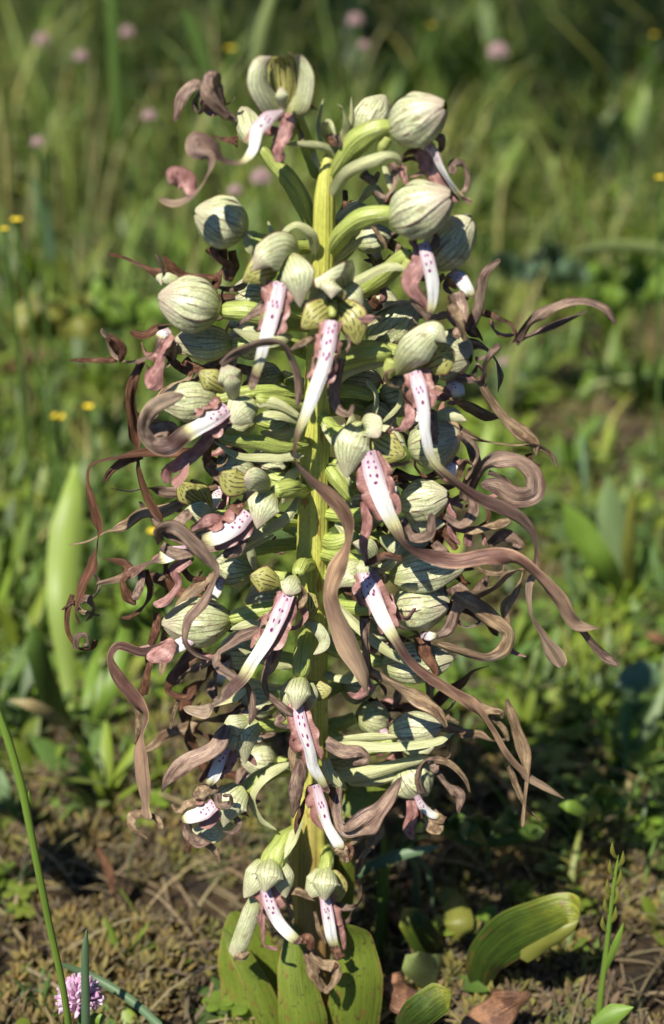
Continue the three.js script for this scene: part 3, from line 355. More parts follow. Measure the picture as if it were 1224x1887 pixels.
flower({ petals: [[[[376, 930, 0.6, 20, 0], [348, 910, 0.8, 46, 0], [330, 890, 0.8, 22, 0]], { mat: 0, swap: true }], [[[396, 960, 0.8, 20, 0], [370, 945, 0.9, 44, 0], [338, 944, 0.9, 22, 0]], { mat: 1 }], [[[386, 940, 0.5, 20, 0], [372, 910, 0.6, 36, 0], [352, 884, 0.6, 16, 0]], { mat: 0, swap: true }]], ov: [[565, 960, -0.1, 24], [480, 955, 0.3, 30], [390, 950, 0.6, 22]],
  lip: { p: [[345, 1012, 1.3, 20, 0], [310, 1022, 1.4, 36, 0], [280, 1034, 1.4, 34, 30], [252, 1050, 1.4, 24, 40], [222, 1066, 1.3, 18, 20], [178, 1076, 1.2, 10, 0]], w: 0.3, m: 3 },
  lobes: [['brown', [[352, 945, 1.1, 20, 0], [326, 962, 1.2, 30, 0], [312, 972, 1.2, 14, 0]], { wave: 0.5 }], ['dark', [[236, 1050, 1.3, 18, 0], [226, 1068, 1.4, 22, 20], [234, 1100, 1.4, 26, 0], [250, 1115, 1.4, 10, 0]], { wave: 0.3 }], ['brown', [[262, 1050, 1.3, 14, 0], [256, 1080, 1.4, 20, 10], [246, 1105, 1.5, 18, 0]], {}], ['pink', [[350, 1030, 1.2, 18, 0], [322, 1050, 1.3, 26, 0], [326, 1080, 1.3, 16, 0], [296, 1110, 1.3, 22, 0], [282, 1112, 1.3, 10, 0]], { wave: 0.4 }], ['dark', [[268, 1050, 1.1, 12, 0], [276, 1090, 1.1, 16, 0], [262, 1120, 1.1, 12, 30], [240, 1136, 1.1, 12, 0], [224, 1138, 1.1, 8, 0]], {}], ['dark', [[330, 1040, 1.0, 14, 0], [352, 1068, 1.0, 14, 0], [380, 1066, 1.1, 8, 0]], { wave: 0.4 }]] });
// the dark coil far left
flower({ ov: [[560, 1000, -0.6, 22], [480, 1010, -0.6, 26], [430, 1022, -0.5, 20]], ribs: [['dark', [[134, 1096, 0.6, 10, 0], [124, 1130, 0.7, 14, 20], [126, 1170, 0.7, 22, 20], [146, 1196, 0.7, 22, 30], [170, 1194, 0.7, 20, 20], [177, 1178, 0.8, 12, 0]], {}], ['brown', [[140, 1196, 0.9, 12, 0], [142, 1174, 0.9, 14, 20], [158, 1170, 1.0, 12, 40], [160, 1186, 1.0, 12, 20], [150, 1190, 1.0, 8, 0]], {}], ['dark', [[136, 1108, 0.7, 10, 0], [124, 1118, 0.7, 8, 0], [114, 1124, 0.7, 4, 0]], {}]], petals: [[[[476, 1055, 0.5, 14, 0], [466, 1030, 0.7, 18, 0], [456, 992, 0.8, 12, 0]], { mat: 1, cup: 1.1 }]] });
// 17 hood lower left with the long broad ribbon
flower({ ov: [[566, 1100, 0.2, 26], [510, 1122, 0.6, 34], [460, 1132, 0.7, 34], [420, 1140, 0.7, 26]], bract: [[[520, 1148, 0.7, 14, 0], [470, 1150, 1.0, 30, 0], [425, 1160, 1.1, 18, 0]]], hood: [[428, 1142, 0.7], [296, 1150, 0.9], 98, { m: 0, up: [0.1, 0.8, 0.8], open: 0.1 }],
  lip: { p: [[352, 1176, 1.3, 30, 0], [328, 1190, 1.4, 30, 0], [300, 1198, 1.5, 44, 0], [262, 1202, 1.5, 22, 20], [218, 1190, 1.5, 20, 30], [204, 1208, 1.5, 30, 20], [218, 1248, 1.5, 42, 0], [250, 1288, 1.5, 38, -10], [270, 1318, 1.5, 24, 30], [262, 1352, 1.5, 22, 40], [258, 1392, 1.5, 42, 0], [262, 1440, 1.5, 46, 0], [268, 1486, 1.5, 24, 0], [270, 1510, 1.5, 44, 0]], w: 0.12, m: 3 },
  ribs: [['dark', [[276, 1212, 1.3, 20, 0], [268, 1250, 1.3, 24, 0], [264, 1282, 1.3, 18, 0]], {}], ['tan', [[254, 1302, 1.2, 16, 0], [258, 1340, 1.2, 18, 40], [250, 1372, 1.2, 12, 0]], {}], ['tan', [[262, 1498, 1.4, 16, 0], [242, 1506, 1.4, 24, 20], [246, 1528, 1.5, 22, 0], [272, 1546, 1.5, 10, 0]], {}], ['tan', [[276, 1504, 1.4, 12, 0], [290, 1510, 1.4, 20, 0], [298, 1528, 1.5, 16, 0]], {}]],
  lobes: [['dark', [[362, 1190, 1.0, 30, 0], [340, 1220, 1.1, 28, 0], [318, 1245, 1.1, 20, 20], [312, 1275, 1.1, 12, 0], [345, 1284, 1.2, 16, 0], [360, 1266, 1.2, 8, 0]], { wave: 0.3 }], ['pink', [[322, 1180, 1.5, 20, 0], [300, 1196, 1.7, 50, 0], [270, 1214, 1.7, 20, 0]], { wave: 0.3 }], ['dark', [[290, 1130, 0.9, 14, 0], [286, 1165, 1.0, 18, 0], [278, 1190, 1.0, 14, 0]], {}], ['tan', [[330, 1286, 1.1, 8, 0], [322, 1310, 1.1, 8, 0], [314, 1344, 1.1, 5, 0]], {}]] });
// 18 small front flower on the stem
flower({ petals: [[[[515, 1078, 1.6, 26, 0], [488, 1068, 1.8, 54, 0], [460, 1062, 1.8, 20, 0]], { mat: 0, swap: true, cup: 0.5 }], [[[545, 1060, 1.5, 24, 0], [538, 1076, 1.9, 44, 0], [528, 1096, 2.1, 26, 0]], { mat: 2, cup: 0.8 }], [[[570, 1092, 1.0, 26, 0], [568, 1118, 1.1, 40, 10], [570, 1148, 1.1, 18, 0]], { mat: 0, swap: true, cup: 0.5 }], [[[560, 1145, 1.2, 16, 0], [586, 1160, 1.4, 24, 0], [596, 1185, 1.5, 24, 20], [578, 1206, 1.6, 14, 40]], { mat: 1, cup: 0.8 }]], ov: [[575, 1040, 0.4, 26], [556, 1044, 1.0, 30], [548, 1060, 1.4, 22]],
  lip: { p: [[532, 1094, 2.0, 30, 0], [516, 1130, 2.3, 36, 0], [494, 1176, 2.5, 32, 0], [468, 1216, 2.7, 28, 0], [446, 1248, 2.8, 34, 10], [418, 1272, 2.8, 44, 10], [396, 1296, 2.7, 24, 40], [378, 1308, 2.6, 44, 0], [338, 1304, 2.5, 22, 0]], w: 0.5, mg: 130, m: 2 },
  lobes: [['brown', [[478, 1160, 2.2, 18, 0], [440, 1176, 2.3, 26, 20], [402, 1202, 2.3, 30, 30], [398, 1226, 2.4, 26, 20], [426, 1246, 2.5, 22, 0], [456, 1268, 2.6, 22, 30], [464, 1310, 2.6, 22, 10], [460, 1336, 2.6, 8, 0]], {}], ['brown', [[512, 1190, 2.0, 20, 0], [500, 1225, 2.1, 28, 0], [488, 1240, 2.1, 18, 50], [490, 1275, 2.1, 18, 20], [520, 1305, 2.2, 26, 10], [546, 1320, 2.2, 14, 0]], { wave: 0.15 }]] });
flower({ ov: [[572, 1160, 0.3, 24], [562, 1190, 1.0, 34], [556, 1226, 1.4, 36], [552, 1250, 1.6, 26]], petals: [[[[556, 1244, 1.5, 36, 0], [550, 1274, 2.3, 54, 0], [546, 1308, 2.4, 22, 0]], { mat: 2, cup: 1 }], [[[546, 1250, 1.3, 24, 0], [530, 1282, 1.7, 38, 20], [524, 1316, 1.7, 16, 20]], { mat: 1, cup: 0.8 }], [[[562, 1252, 1.3, 22, 0], [574, 1282, 1.7, 34, -20], [570, 1312, 1.7, 14, -20]], { mat: 1, cup: 0.8 }], [[[566, 1262, 1.2, 20, 0], [588, 1272, 1.3, 38, 0], [612, 1270, 1.3, 18, 0]], { mat: 0, swap: true, cup: 0.4 }]],
  lip: { p: [[548, 1296, 2.1, 26, 0], [556, 1335, 2.4, 30, 0], [570, 1380, 2.6, 26, 0], [578, 1415, 2.6, 26, 0], [592, 1440, 2.6, 22, 20], [606, 1462, 2.6, 12, 0]], w: 0.9, mg: 120, m: 3 },
  lobes: [['brown', [[600, 1366, 2.1, 24, 0], [632, 1384, 2.3, 26, 20], [662, 1386, 2.4, 22, 40], [672, 1398, 2.4, 20, 20], [650, 1408, 2.4, 12, 0]], { wave: 0.15 }], ['brown', [[556, 1400, 2.1, 20, 0], [548, 1450, 2.2, 34, 0], [546, 1480, 2.2, 24, 0], [540, 1508, 2.2, 6, 0]], { wave: 0.2 }], ['brown', [[524, 1318, 1.8, 16, 0], [508, 1332, 2.0, 24, 20], [526, 1342, 2.0, 20, 40], [548, 1336, 2.0, 10, 0]], {}], ['bract', [[600, 1400, 1.6, 16, 0], [606, 1430, 1.8, 30, 0], [628, 1452, 1.8, 14, 0]], { wave: 0.3 }], ['tan', [[542, 1350, 1.6, 16, 0], [538, 1400, 1.7, 24, 0], [552, 1450, 1.8, 14, 0]], { wave: 0.4 }]] });
flower({ lip: { p: [[582, 1446, 2.0, 20, 0], [592, 1482, 2.2, 26, 0], [604, 1522, 2.4, 22, 0], [624, 1556, 2.5, 26, 0], [630, 1566, 2.5, 16, 0]], w: 0.97, mg: 90, m: 0, sides: [1] }, ribs: [['brown', [[626, 1452, 2.0, 12, 0], [620, 1500, 2.3, 26, 0], [634, 1532, 2.5, 44, 10], [676, 1516, 2.7, 56, 10], [712, 1476, 2.7, 46, 0], [740, 1432, 2.6, 16, 0]], { wave: 0.03 }], ['dark', [[612, 1450, 1.9, 12, 0], [614, 1490, 2.0, 20, 0], [626, 1530, 2.1, 12, 0]], {}], ['tan', [[640, 1566, 2.3, 16, 0], [660, 1550, 2.3, 22, 10], [684, 1530, 2.3, 10, 0]], {}]], lobes: [['tan', [[618, 1550, 2.4, 18, 0], [630, 1568, 2.5, 26, 20], [638, 1590, 2.5, 12, 0]], { wave: 0.5, wf: 2 }], ['dark', [[640, 1552, 2.3, 14, 0], [642, 1575, 2.4, 20, 20], [630, 1588, 2.4, 8, 0]], { wave: 0.5, wf: 2 }]], bract: [[[600, 1410, 0.8, 20, 0], [622, 1440, 1.0, 26, 0], [640, 1455, 1.0, 8, 0]]] });
// 19 front right of the stem
flower({ ov: [[594, 770, 0.6, 26], [625, 800, 1.2, 30], [655, 800, 1.6, 26]], bract: [[[596, 780, 0.9, 20, 0], [618, 815, 1.2, 22, 0], [640, 830, 1.3, 12, 0]]], 
  petals: [[[[672, 778, 1.9, 40, 0], [650, 818, 2.4, 76, 0], [638, 880, 2.4, 30, 0]], { mat: 1, cup: 0.75 }], [[[684, 806, 1.9, 34, 0], [712, 826, 2.1, 66, 0], [746, 838, 2.1, 30, 0]], { mat: 0, swap: true, cup: 0.5 }], [[[690, 792, 1.6, 24, 0], [716, 800, 1.8, 32, 0], [746, 822, 1.9, 14, 0]], { mat: 1 }], [[[664, 782, 1.9, 26, 0], [682, 784, 2.4, 50, 0], [698, 806, 2.6, 22, 0]], { mat: 2, cup: 0.6 }]],
  lip: { p: [[678, 832, 2.3, 36, 0], [688, 872, 2.5, 46, 0], [704, 920, 2.7, 40, 0], [724, 965, 2.8, 32, 0], [746, 1004, 2.9, 24, 20], [790, 1024, 2.9, 32, 10], [840, 1034, 2.9, 44, 0], [900, 1024, 2.9, 44, 0], [950, 1030, 2.8, 36, 20], [990, 1060, 2.7, 42, 10], [1030, 1104, 2.6, 46, 0], [1062, 1150, 2.5, 30, 20], [1104, 1158, 2.4, 10, 0]], w: 0.28, mg: 140, m: 3, wave: 0.03 },
  lobes: [['pink', [[674, 925, 2.2, 20, 0], [676, 970, 2.3, 24, 0], [668, 1000, 2.3, 22, 0], [674, 1036, 2.3, 10, 0]], { wave: 0.15 }], ['brown', [[740, 960, 2.3, 20, 0], [760, 990, 2.4, 18, 0], [790, 985, 2.5, 20, 20], [796, 945, 2.5, 16, 0]], {}], ['dark', [[672, 1040, 2.2, 10, 0], [710, 1026, 2.3, 20, 10], [742, 1032, 2.3, 16, 0]], {}]],
  ribs: [['brown', [[1040, 1126, 2.3, 16, 20], [1078, 1172, 2.3, 24, 10], [1112, 1208, 2.2, 20, 0], [1142, 1226, 2.2, 14, 0]], {}]] });
// 20 right, seen from the side
flower({ ov: [[596, 700, 0.4, 26], [630, 668, 1.0, 36], [680, 650, 1.4, 40], [722, 650, 1.5, 28]], bract: [[[602, 740, 0.6, 14, 0], [640, 690, 1.1, 24, 0], [710, 668, 1.4, 24, 0], [724, 664, 1.4, 12, 0]]], spur: [[724, 662, 1.6, 24], [718, 680, 1.6, 26], [716, 698, 1.6, 12]],
  petals: [[[[728, 690, 1.6, 34, 0], [760, 650, 2.3, 70, 0], [800, 616, 2.4, 50, 0], [822, 630, 2.4, 20, 0]], { mat: 1, cup: 0.9 }], [[[766, 684, 1.7, 30, 0], [806, 662, 2.0, 68, 0], [838, 646, 1.9, 44, 0]], { mat: 0, swap: true, cup: 0.5 }]],
  lip: { p: [[764, 684, 2.0, 30, 0], [772, 712, 2.3, 36, 0], [780, 750, 2.5, 30, 0], [784, 800, 2.6, 24, 0], [798, 850, 2.6, 22, 20], [836, 886, 2.6, 24, 10], [878, 916, 2.6, 34, 0], [930, 938, 2.6, 38, 0], [970, 966, 2.5, 36, 10], [988, 1004, 2.4, 28, 30], [988, 1044, 2.3, 36, 20], [974, 1080, 2.3, 26, 10], [978, 1130, 2.3, 26, 40], [1000, 1170, 2.3, 30, 20], [1022, 1206, 2.3, 52, 0], [1034, 1230, 2.3, 46, 0]], w: 0.3, mg: 80, m: 0, wave: 0.03 },
  lobes: [['pink', [[756, 745, 2.0, 20, 0], [752, 775, 2.2, 24, 10], [740, 790, 2.2, 12, 0], [716, 792, 2.2, 6, 0]], { wave: 0.4 }], ['brown', [[798, 760, 2.0, 14, 0], [800, 800, 2.1, 20, 10], [806, 820, 2.1, 8, 0]], { wave: 0.4 }]] });
// 21-24 right side flowers half hidden
flower({ ov: [[604, 640, -0.3, 22], [690, 640, 0.2, 26], [780, 660, 0.4, 22]], hood: [[800, 650, 0.3], [870, 660, 0.9], 104, { m: 1, up: [-0.6, 0.8, 0.3], open: 0.1 }], lip: { p: [[826, 706, 0.9, 22, 0], [842, 718, 1.1, 36, 0], [846, 734, 1.1, 26, 0]], w: 0.98, m: 0, mg: 30, sides: [1] },
  ribs: [['brown', [[840, 694, 1.2, 14, 0], [866, 704, 1.3, 16, 10], [888, 702, 1.3, 14, 30], [896, 670, 1.3, 18, 20], [908, 650, 1.3, 18, 0], [922, 634, 1.3, 12, 0]], {}], ['tan', [[882, 694, 1.2, 14, 0], [900, 730, 1.2, 18, 10], [930, 770, 1.2, 20, 10], [960, 796, 1.2, 32, 0], [984, 816, 1.2, 24, 10], [988, 840, 1.2, 6, 0]], {}], ['brown', [[876, 662, 1.1, 10, 0], [896, 656, 1.1, 12, 0], [918, 636, 1.1, 8, 0]], {}], ['brown', [[872, 690, 1.1, 10, 0], [880, 672, 1.2, 14, 20], [894, 690, 1.2, 14, 20], [892, 712, 1.2, 8, 0]], {}]] });
flower({ ov: [[600, 690, -0.8, 22], [650, 660, -0.7, 26], [690, 630, -0.6, 20]], hood: [[680, 636, -0.6], [772, 560, -0.4], 92, { m: 0, up: [-0.4, 0.5, 0.8], open: 0.1 }] });
flower({ hoods: [[[756, 830, 0.6], [850, 800, 1.1], 104, { m: 0, up: [-0.3, 0.9, 0.5], open: 0.1 }]], petals: [[[[800, 770, 0.9, 20, 0], [830, 764, 1.1, 28, 0], [860, 776, 1.2, 10, 0]], { mat: 1 }]], lip: { p: [[820, 850, 1.0, 20, 0], [832, 866, 1.2, 34, 0], [846, 880, 1.2, 28, 0]], w: 0.98, m: 2, mg: 34 },
  ribs: [['brown', [[844, 800, 1.2, 14, 0], [870, 816, 1.3, 20, 10], [880, 840, 1.3, 16, 20], [862, 870, 1.3, 12, 0]], {}], ['tan', [[850, 795, 1.2, 18, 0], [890, 812, 1.2, 14, 30], [940, 820, 1.2, 8, 60], [985, 822, 1.2, 22, 10], [1014, 838, 1.2, 20, 0], [1026, 862, 1.2, 6, 0]], {}], ['tan', [[844, 880, 1.4, 16, 0], [858, 850, 1.5, 22, 10], [872, 860, 1.5, 14, 40], [858, 884, 1.5, 10, 0]], {}], ['dark', [[974, 836, 1.0, 16, 0], [978, 852, 1.0, 12, 0], [996, 858, 1.0, 6, 0]], {}]], ov: [[590, 850, 0.1, 24], [660, 862, 0.3, 26], [750, 836, 0.5, 20]] });
flower({ ov: [[588, 945, 0.2, 24], [650, 950, 0.5, 26], [735, 928, 0.9, 20]], hood: [[738, 932, 0.8], [830, 912, 1.3], 86, { m: 1, up: [-0.1, 0.9, 0.6], open: 0.1 }], petals: [[[[750, 950, 0.9, 26, 0], [780, 962, 1.2, 46, 0], [820, 966, 1.2, 20, 0]], { mat: 1 }]],
  ribs: [['brown', [[856, 922, 1.2, 26, 0], [872, 880, 1.3, 40, 10], [908, 850, 1.4, 36, 20], [952, 848, 1.4, 34, 10], [984, 876, 1.4, 36, 30], [984, 908, 1.5, 44, 20], [954, 916, 1.6, 44, 0], [918, 896, 1.6, 34, 0], [886, 892, 1.6, 20, 0]], { wave: 0.03 }], ['brown', [[820, 950, 1.5, 14, 0], [850, 966, 1.6, 20, 20], [872, 940, 1.6, 26, 40], [864, 900, 1.5, 16, 20]], {}], ['tan', [[838, 972, 1.4, 14, 0], [870, 976, 1.5, 24, 10], [910, 968, 1.5, 22, 0], [942, 960, 1.5, 16, 0]], {}], ['brown', [[900, 870, 1.2, 10, 0], [938, 888, 1.2, 10, 0], [950, 920, 1.2, 8, 0], [944, 946, 1.2, 8, 0]], {}]],
  lobes: [['dark', [[812, 960, 1.1, 18, 0], [826, 986, 1.2, 30, 0], [840, 1014, 1.3, 16, 0]], { wave: 0.4 }], ['pink', [[820, 920, 1.2, 10, 0], [834, 950, 1.4, 14, 0], [830, 980, 1.4, 12, 0], [848, 1004, 1.4, 8, 0]], { wave: 0.4 }], ['pink', [[862, 1006, 1.4, 14, 0], [866, 980, 1.4, 22, 20], [888, 984, 1.4, 18, 40], [892, 1006, 1.5, 10, 0]], {}], ['brown', [[900, 1004, 1.3, 14, 0], [930, 988, 1.3, 30, 0], [955, 1002, 1.3, 24, 40], [946, 1012, 1.3, 12, 0]], {}], ['tan', [[876, 1042, 1.6, 8, 0], [900, 1056, 1.6, 10, 20], [928, 1054, 1.6, 8, 40], [930, 1040, 1.6, 6, 0]], {}]] });
// 25, 26 pale hoods low on the right
flower({ ov: [[586, 1060, 0.2, 26], [650, 1062, 0.6, 30], [720, 1062, 0.9, 26]], hood: [[716, 1064, 0.9], [862, 1040, 1.3], 84, { m: 1, up: [0, 0.9, 0.6], open: 0.1 }], bract: [[[620, 1084, 0.8, 12, 0], [660, 1062, 1.1, 24, 0], [720, 1040, 1.3, 26, 0], [746, 990, 1.3, 10, 0]]],
  petals: [[[[700, 990, 0.4, 18, 0], [740, 1010, 0.6, 40, 0], [790, 1000, 0.6, 16, 0]], { mat: 0 }]], lobes: [['brown', [[866, 1100, 1.0, 16, 0], [884, 1086, 1.1, 22, 0], [900, 1060, 1.1, 12, 0]], {}], ['brown', [[800, 1000, 1.1, 16, 0], [816, 1020, 1.2, 26, 0], [806, 1036, 1.2, 12, 0]], { wave: 0.5 }]] });
flower({ ov: [[584, 1110, 0.1, 26], [650, 1120, 0.6, 28], [724, 1120, 0.9, 22]], hood: [[722, 1120, 0.9], [832, 1112, 1.3], 98, { m: 0, up: [0.1, 0.9, 0.3], open: 0.1 }], lip: { p: [[776, 1168, 1.4, 18, 0], [790, 1172, 1.6, 22, 0], [806, 1170, 1.6, 10, 0]], w: 0.98, m: 1 },
  ribs: [['tan', [[832, 1096, 1.4, 26, 0], [868, 1098, 1.5, 24, 10], [910, 1082, 1.6, 24, 20], [936, 1058, 1.6, 26, 10], [962, 1052, 1.6, 24, 40], [950, 1086, 1.6, 34, 10], [930, 1120, 1.6, 36, 0], [936, 1160, 1.6, 16, 0]], {}], ['tan', [[838, 1092, 1.7, 30, 0], [870, 1112, 1.8, 36, 10], [906, 1138, 1.8, 34, 10], [936, 1166, 1.8, 26, 30], [930, 1196, 1.8, 30, 30], [900, 1212, 1.8, 24, 20], [860, 1204, 1.8, 26, 0], [806, 1186, 1.8, 24, 0]], {}], ['brown', [[838, 1140, 1.4, 10, 0], [860, 1156, 1.4, 10, 20], [884, 1146, 1.4, 10, 0], [870, 1134, 1.4, 8, 0]], {}], ['pink', [[934, 1180, 1.4, 12, 0], [946, 1200, 1.4, 14, 0], [970, 1210, 1.4, 6, 0]], {}]],
  lobes: [['brown', [[836, 1080, 1.5, 30, 0], [846, 1100, 1.6, 40, 0], [838, 1130, 1.5, 20, 0], [826, 1160, 1.5, 24, 10], [800, 1176, 1.6, 14, 0]], { wave: 0.3 }], ['dark', [[776, 1170, 1.3, 30, 0], [780, 1206, 1.4, 34, 0], [800, 1240, 1.5, 20, 20], [790, 1262, 1.5, 10, 0]], { wave: 0.15 }]] });
// 27 front right, lower
flower({ petals: [[[[668, 1040, 1.5, 30, 0], [640, 1056, 1.8, 60, 30], [618, 1080, 1.8, 22, 20]], { mat: 0, cup: 0.8 }], [[[690, 1040, 1.3, 24, 0], [676, 1010, 1.5, 40, 0], [650, 1000, 1.5, 14, 0]], { mat: 0 }], [[[676, 1028, 1.7, 22, 0], [670, 1050, 2.0, 36, 0], [662, 1068, 2.0, 20, 0]], { mat: 2, cup: 0.9 }]], ov: [[592, 1020, 0.4, 24], [640, 1030, 1.0, 26], [680, 1036, 1.4, 20]],
  lip: { p: [[670, 1054, 2.0, 28, 0], [684, 1090, 2.3, 40, 0], [706, 1140, 2.5, 34, 0], [730, 1180, 2.7, 24, 0], [752, 1214, 2.8, 20, 30], [786, 1244, 2.9, 26, 20], [826, 1270, 2.9, 30, 10], [872, 1300, 2.8, 30, 0], [904, 1340, 2.7, 30, 20], [932, 1390, 2.6, 26, 10], [966, 1426, 2.5, 20, 20], [1002, 1446, 2.4, 24, 0], [1040, 1472, 2.3, 6, 0]], w: 0.25, mg: 120, m: 1 },
  lobes: [['brown', [[672, 1140, 2.0, 20, 0], [674, 1180, 2.1, 18, 0], [678, 1230, 2.1, 20, 0], [676, 1262, 2.1, 8, 0]], { wave: 0.2 }], ['pink', [[716, 1096, 1.9, 16, 0], [726, 1126, 2.1, 18, 0], [750, 1140, 2.2, 18, 30], [766, 1120, 2.2, 10, 0]], { wave: 0.3 }]],
  ribs: [['tan', [[900, 1318, 2.6, 16, 0], [926, 1345, 2.5, 20, 0], [936, 1366, 2.5, 10, 0]], {}], ['tan', [[934, 1288, 2.3, 6, 0], [944, 1326, 2.4, 30, 0], [962, 1380, 2.4, 38, 0], [970, 1430, 2.4, 24, 30], [966, 1480, 2.4, 22, 20], [962, 1524, 2.4, 18, 0]], { wave: 0.02 }], ['tan', [[938, 1412, 2.1, 10, 0], [952, 1450, 2.1, 24, 10], [972, 1490, 2.1, 16, 10], [998, 1514, 2.1, 6, 0]], {}], ['tan', [[866, 1286, 2.6, 16, 0], [890, 1304, 2.7, 22, 10], [924, 1312, 2.7, 16, 0], [926, 1324, 2.7, 8, 0]], { wave: 0.3 }]] });
flower({ ov: [[584, 1180, 0.1, 26], [640, 1205, 0.5, 28], [710, 1222, 0.8, 22]], hood: [[700, 1226, 0.8], [838, 1216, 1.0], 84, { m: 1, up: [0, 0.9, 0.5], open: 0.1 }],
  bract: [[[608, 1098, 0.9, 10, 0], [656, 1150, 1.3, 28, 0], [720, 1206, 1.6, 24, 0], [756, 1228, 1.7, 10, 0]]], ribs: [['tan', [[676, 1232, 1.8, 12, 0], [710, 1254, 2.0, 26, 10], [764, 1284, 2.1, 34, 10], [804, 1310, 2.2, 36, 0], [824, 1340, 2.2, 16, 0]], {}], ['brown', [[800, 1312, 1.9, 10, 0], [826, 1308, 1.9, 10, 30], [840, 1280, 1.9, 10, 20], [818, 1270, 1.9, 8, 0]], {}], ['tan', [[824, 1318, 2.1, 16, 0], [836, 1326, 2.1, 12, 0], [846, 1332, 2.1, 4, 0]], {}]] });
// 31, 32 lower left
flower({ ov: [[568, 1330, 0.2, 24], [520, 1335, 0.6, 26], [468, 1340, 0.9, 22]], petals: [[[[476, 1330, 1.3, 40, 0], [452, 1348, 1.6, 74, 0], [452, 1408, 1.6, 14, 0]], { mat: 1, cup: 0.55 }], [[[460, 1330, 1.4, 30, 0], [430, 1338, 1.7, 44, 0], [408, 1350, 1.6, 16, 0]], { mat: 1 }], [[[440, 1342, 1.5, 14, 0], [426, 1366, 1.8, 36, 0], [430, 1384, 1.8, 16, 0]], { mat: 2 }]],
  lip: { p: [[420, 1368, 1.7, 24, 0], [408, 1396, 1.9, 28, 0], [394, 1430, 2.0, 28, 0], [384, 1448, 2.0, 16, 0]], w: 0.97, mg: 70, m: 3, sides: [-1] },
  ribs: [['brown', [[420, 1338, 1.9, 16, 0], [392, 1374, 2.1, 54, 10], [342, 1404, 2.2, 44, 0], [312, 1436, 2.2, 26, 0], [298, 1460, 2.2, 5, 0]], { wave: 0.03 }], ['dark', [[412, 1366, 1.8, 14, 0], [392, 1408, 1.8, 30, 0], [368, 1440, 1.8, 16, 0]], {}], ['bract', [[460, 1260, 0.6, 10, 0], [440, 1280, 0.7, 30, 0], [390, 1300, 0.7, 12, 0]], {}]], bract: [[[540, 1230, 0.6, 14, 0], [500, 1220, 0.8, 26, 10], [440, 1195, 0.9, 14, 0]], [[536, 1268, 0.7, 14, 0], [490, 1262, 0.9, 20, 0], [440, 1246, 0.9, 20, 0]]] });
flower({ ov: [[560, 1420, 0.2, 22], [510, 1420, 0.6, 28], [470, 1440, 0.9, 30], [446, 1462, 1.1, 22]], bract: [[[540, 1405, 0.8, 14, 0], [490, 1428, 1.1, 34, 20], [462, 1470, 1.2, 28, 20], [480, 1512, 1.2, 22, 30], [510, 1530, 1.2, 12, 0]]], petals: [[[[448, 1450, 1.4, 40, 0], [424, 1480, 1.8, 80, 0], [412, 1524, 1.8, 14, 0]], { mat: 1, cup: 0.5 }], [[[430, 1520, 1.0, 20, 0], [392, 1530, 1.3, 50, 0], [350, 1532, 1.2, 16, 0]], { mat: 1, cup: 0.5 }]],
  lip: { p: [[396, 1482, 1.9, 30, 0], [376, 1496, 2.0, 36, 0], [350, 1506, 2.1, 30, 0], [334, 1510, 2.1, 14, 0]], w: 0.96, mg: 50, m: 2 },
  lobes: [['brown', [[402, 1462, 2.1, 14, 0], [404, 1482, 2.2, 16, 10], [424, 1484, 2.2, 14, 40], [424, 1466, 2.2, 10, 20], [410, 1466, 2.2, 8, 0]], {}], ['tan', [[372, 1470, 1.8, 20, 0], [346, 1478, 1.9, 28, 20], [330, 1492, 1.9, 16, 0], [316, 1482, 1.9, 8, 0]], { wave: 0.5 }], ['tan', [[400, 1450, 1.8, 16, 0], [372, 1462, 2.0, 30, 20], [356, 1470, 2.0, 14, 0]], { wave: 0.4 }], ['brown', [[342, 1515, 1.8, 18, 0], [352, 1540, 1.8, 26, 0], [366, 1552, 1.8, 22, 30], [388, 1552, 1.8, 10, 0]], { wave: 0.3 }], ['tan', [[380, 1555, 1.6, 14, 0], [394, 1568, 1.6, 18, 0], [404, 1590, 1.6, 8, 0]], { wave: 0.3 }], ['dark', [[348, 1545, 1.6, 12, 0], [344, 1570, 1.6, 12, 0]], {}]] });
// 33, 34 lower right
flower({ ov: [[580, 1330, 0, 26], [650, 1380, 0.2, 26], [740, 1366, 0.4, 24]], hoods: [[[716, 1352, 0.4], [818, 1338, 0.9], 74, { m: 1, up: [0, 0.9, 0.4] }]], bract: [[[610, 1372, 0.9, 14, 0], [650, 1376, 1.2, 26, 0], [740, 1374, 1.5, 26, 0], [810, 1364, 1.6, 22, 0], [838, 1350, 1.6, 6, 0]], [[605, 1366, 0.6, 16, 0], [680, 1360, 0.9, 26, 0], [740, 1358, 1.0, 12, 0]], [[618, 1432, 0.6, 30, 0], [680, 1424, 0.9, 36, 0], [760, 1404, 1.2, 26, 0], [800, 1396, 1.3, 12, 0]], [[640, 1440, 0.5, 24, 0], [690, 1440, 0.8, 36, 0], [742, 1428, 0.9, 22, 0]]], petals: [[[[740, 1376, 0.8, 14, 0], [770, 1384, 0.9, 30, 0], [800, 1378, 0.9, 10, 0]], { mat: 1 }]] });
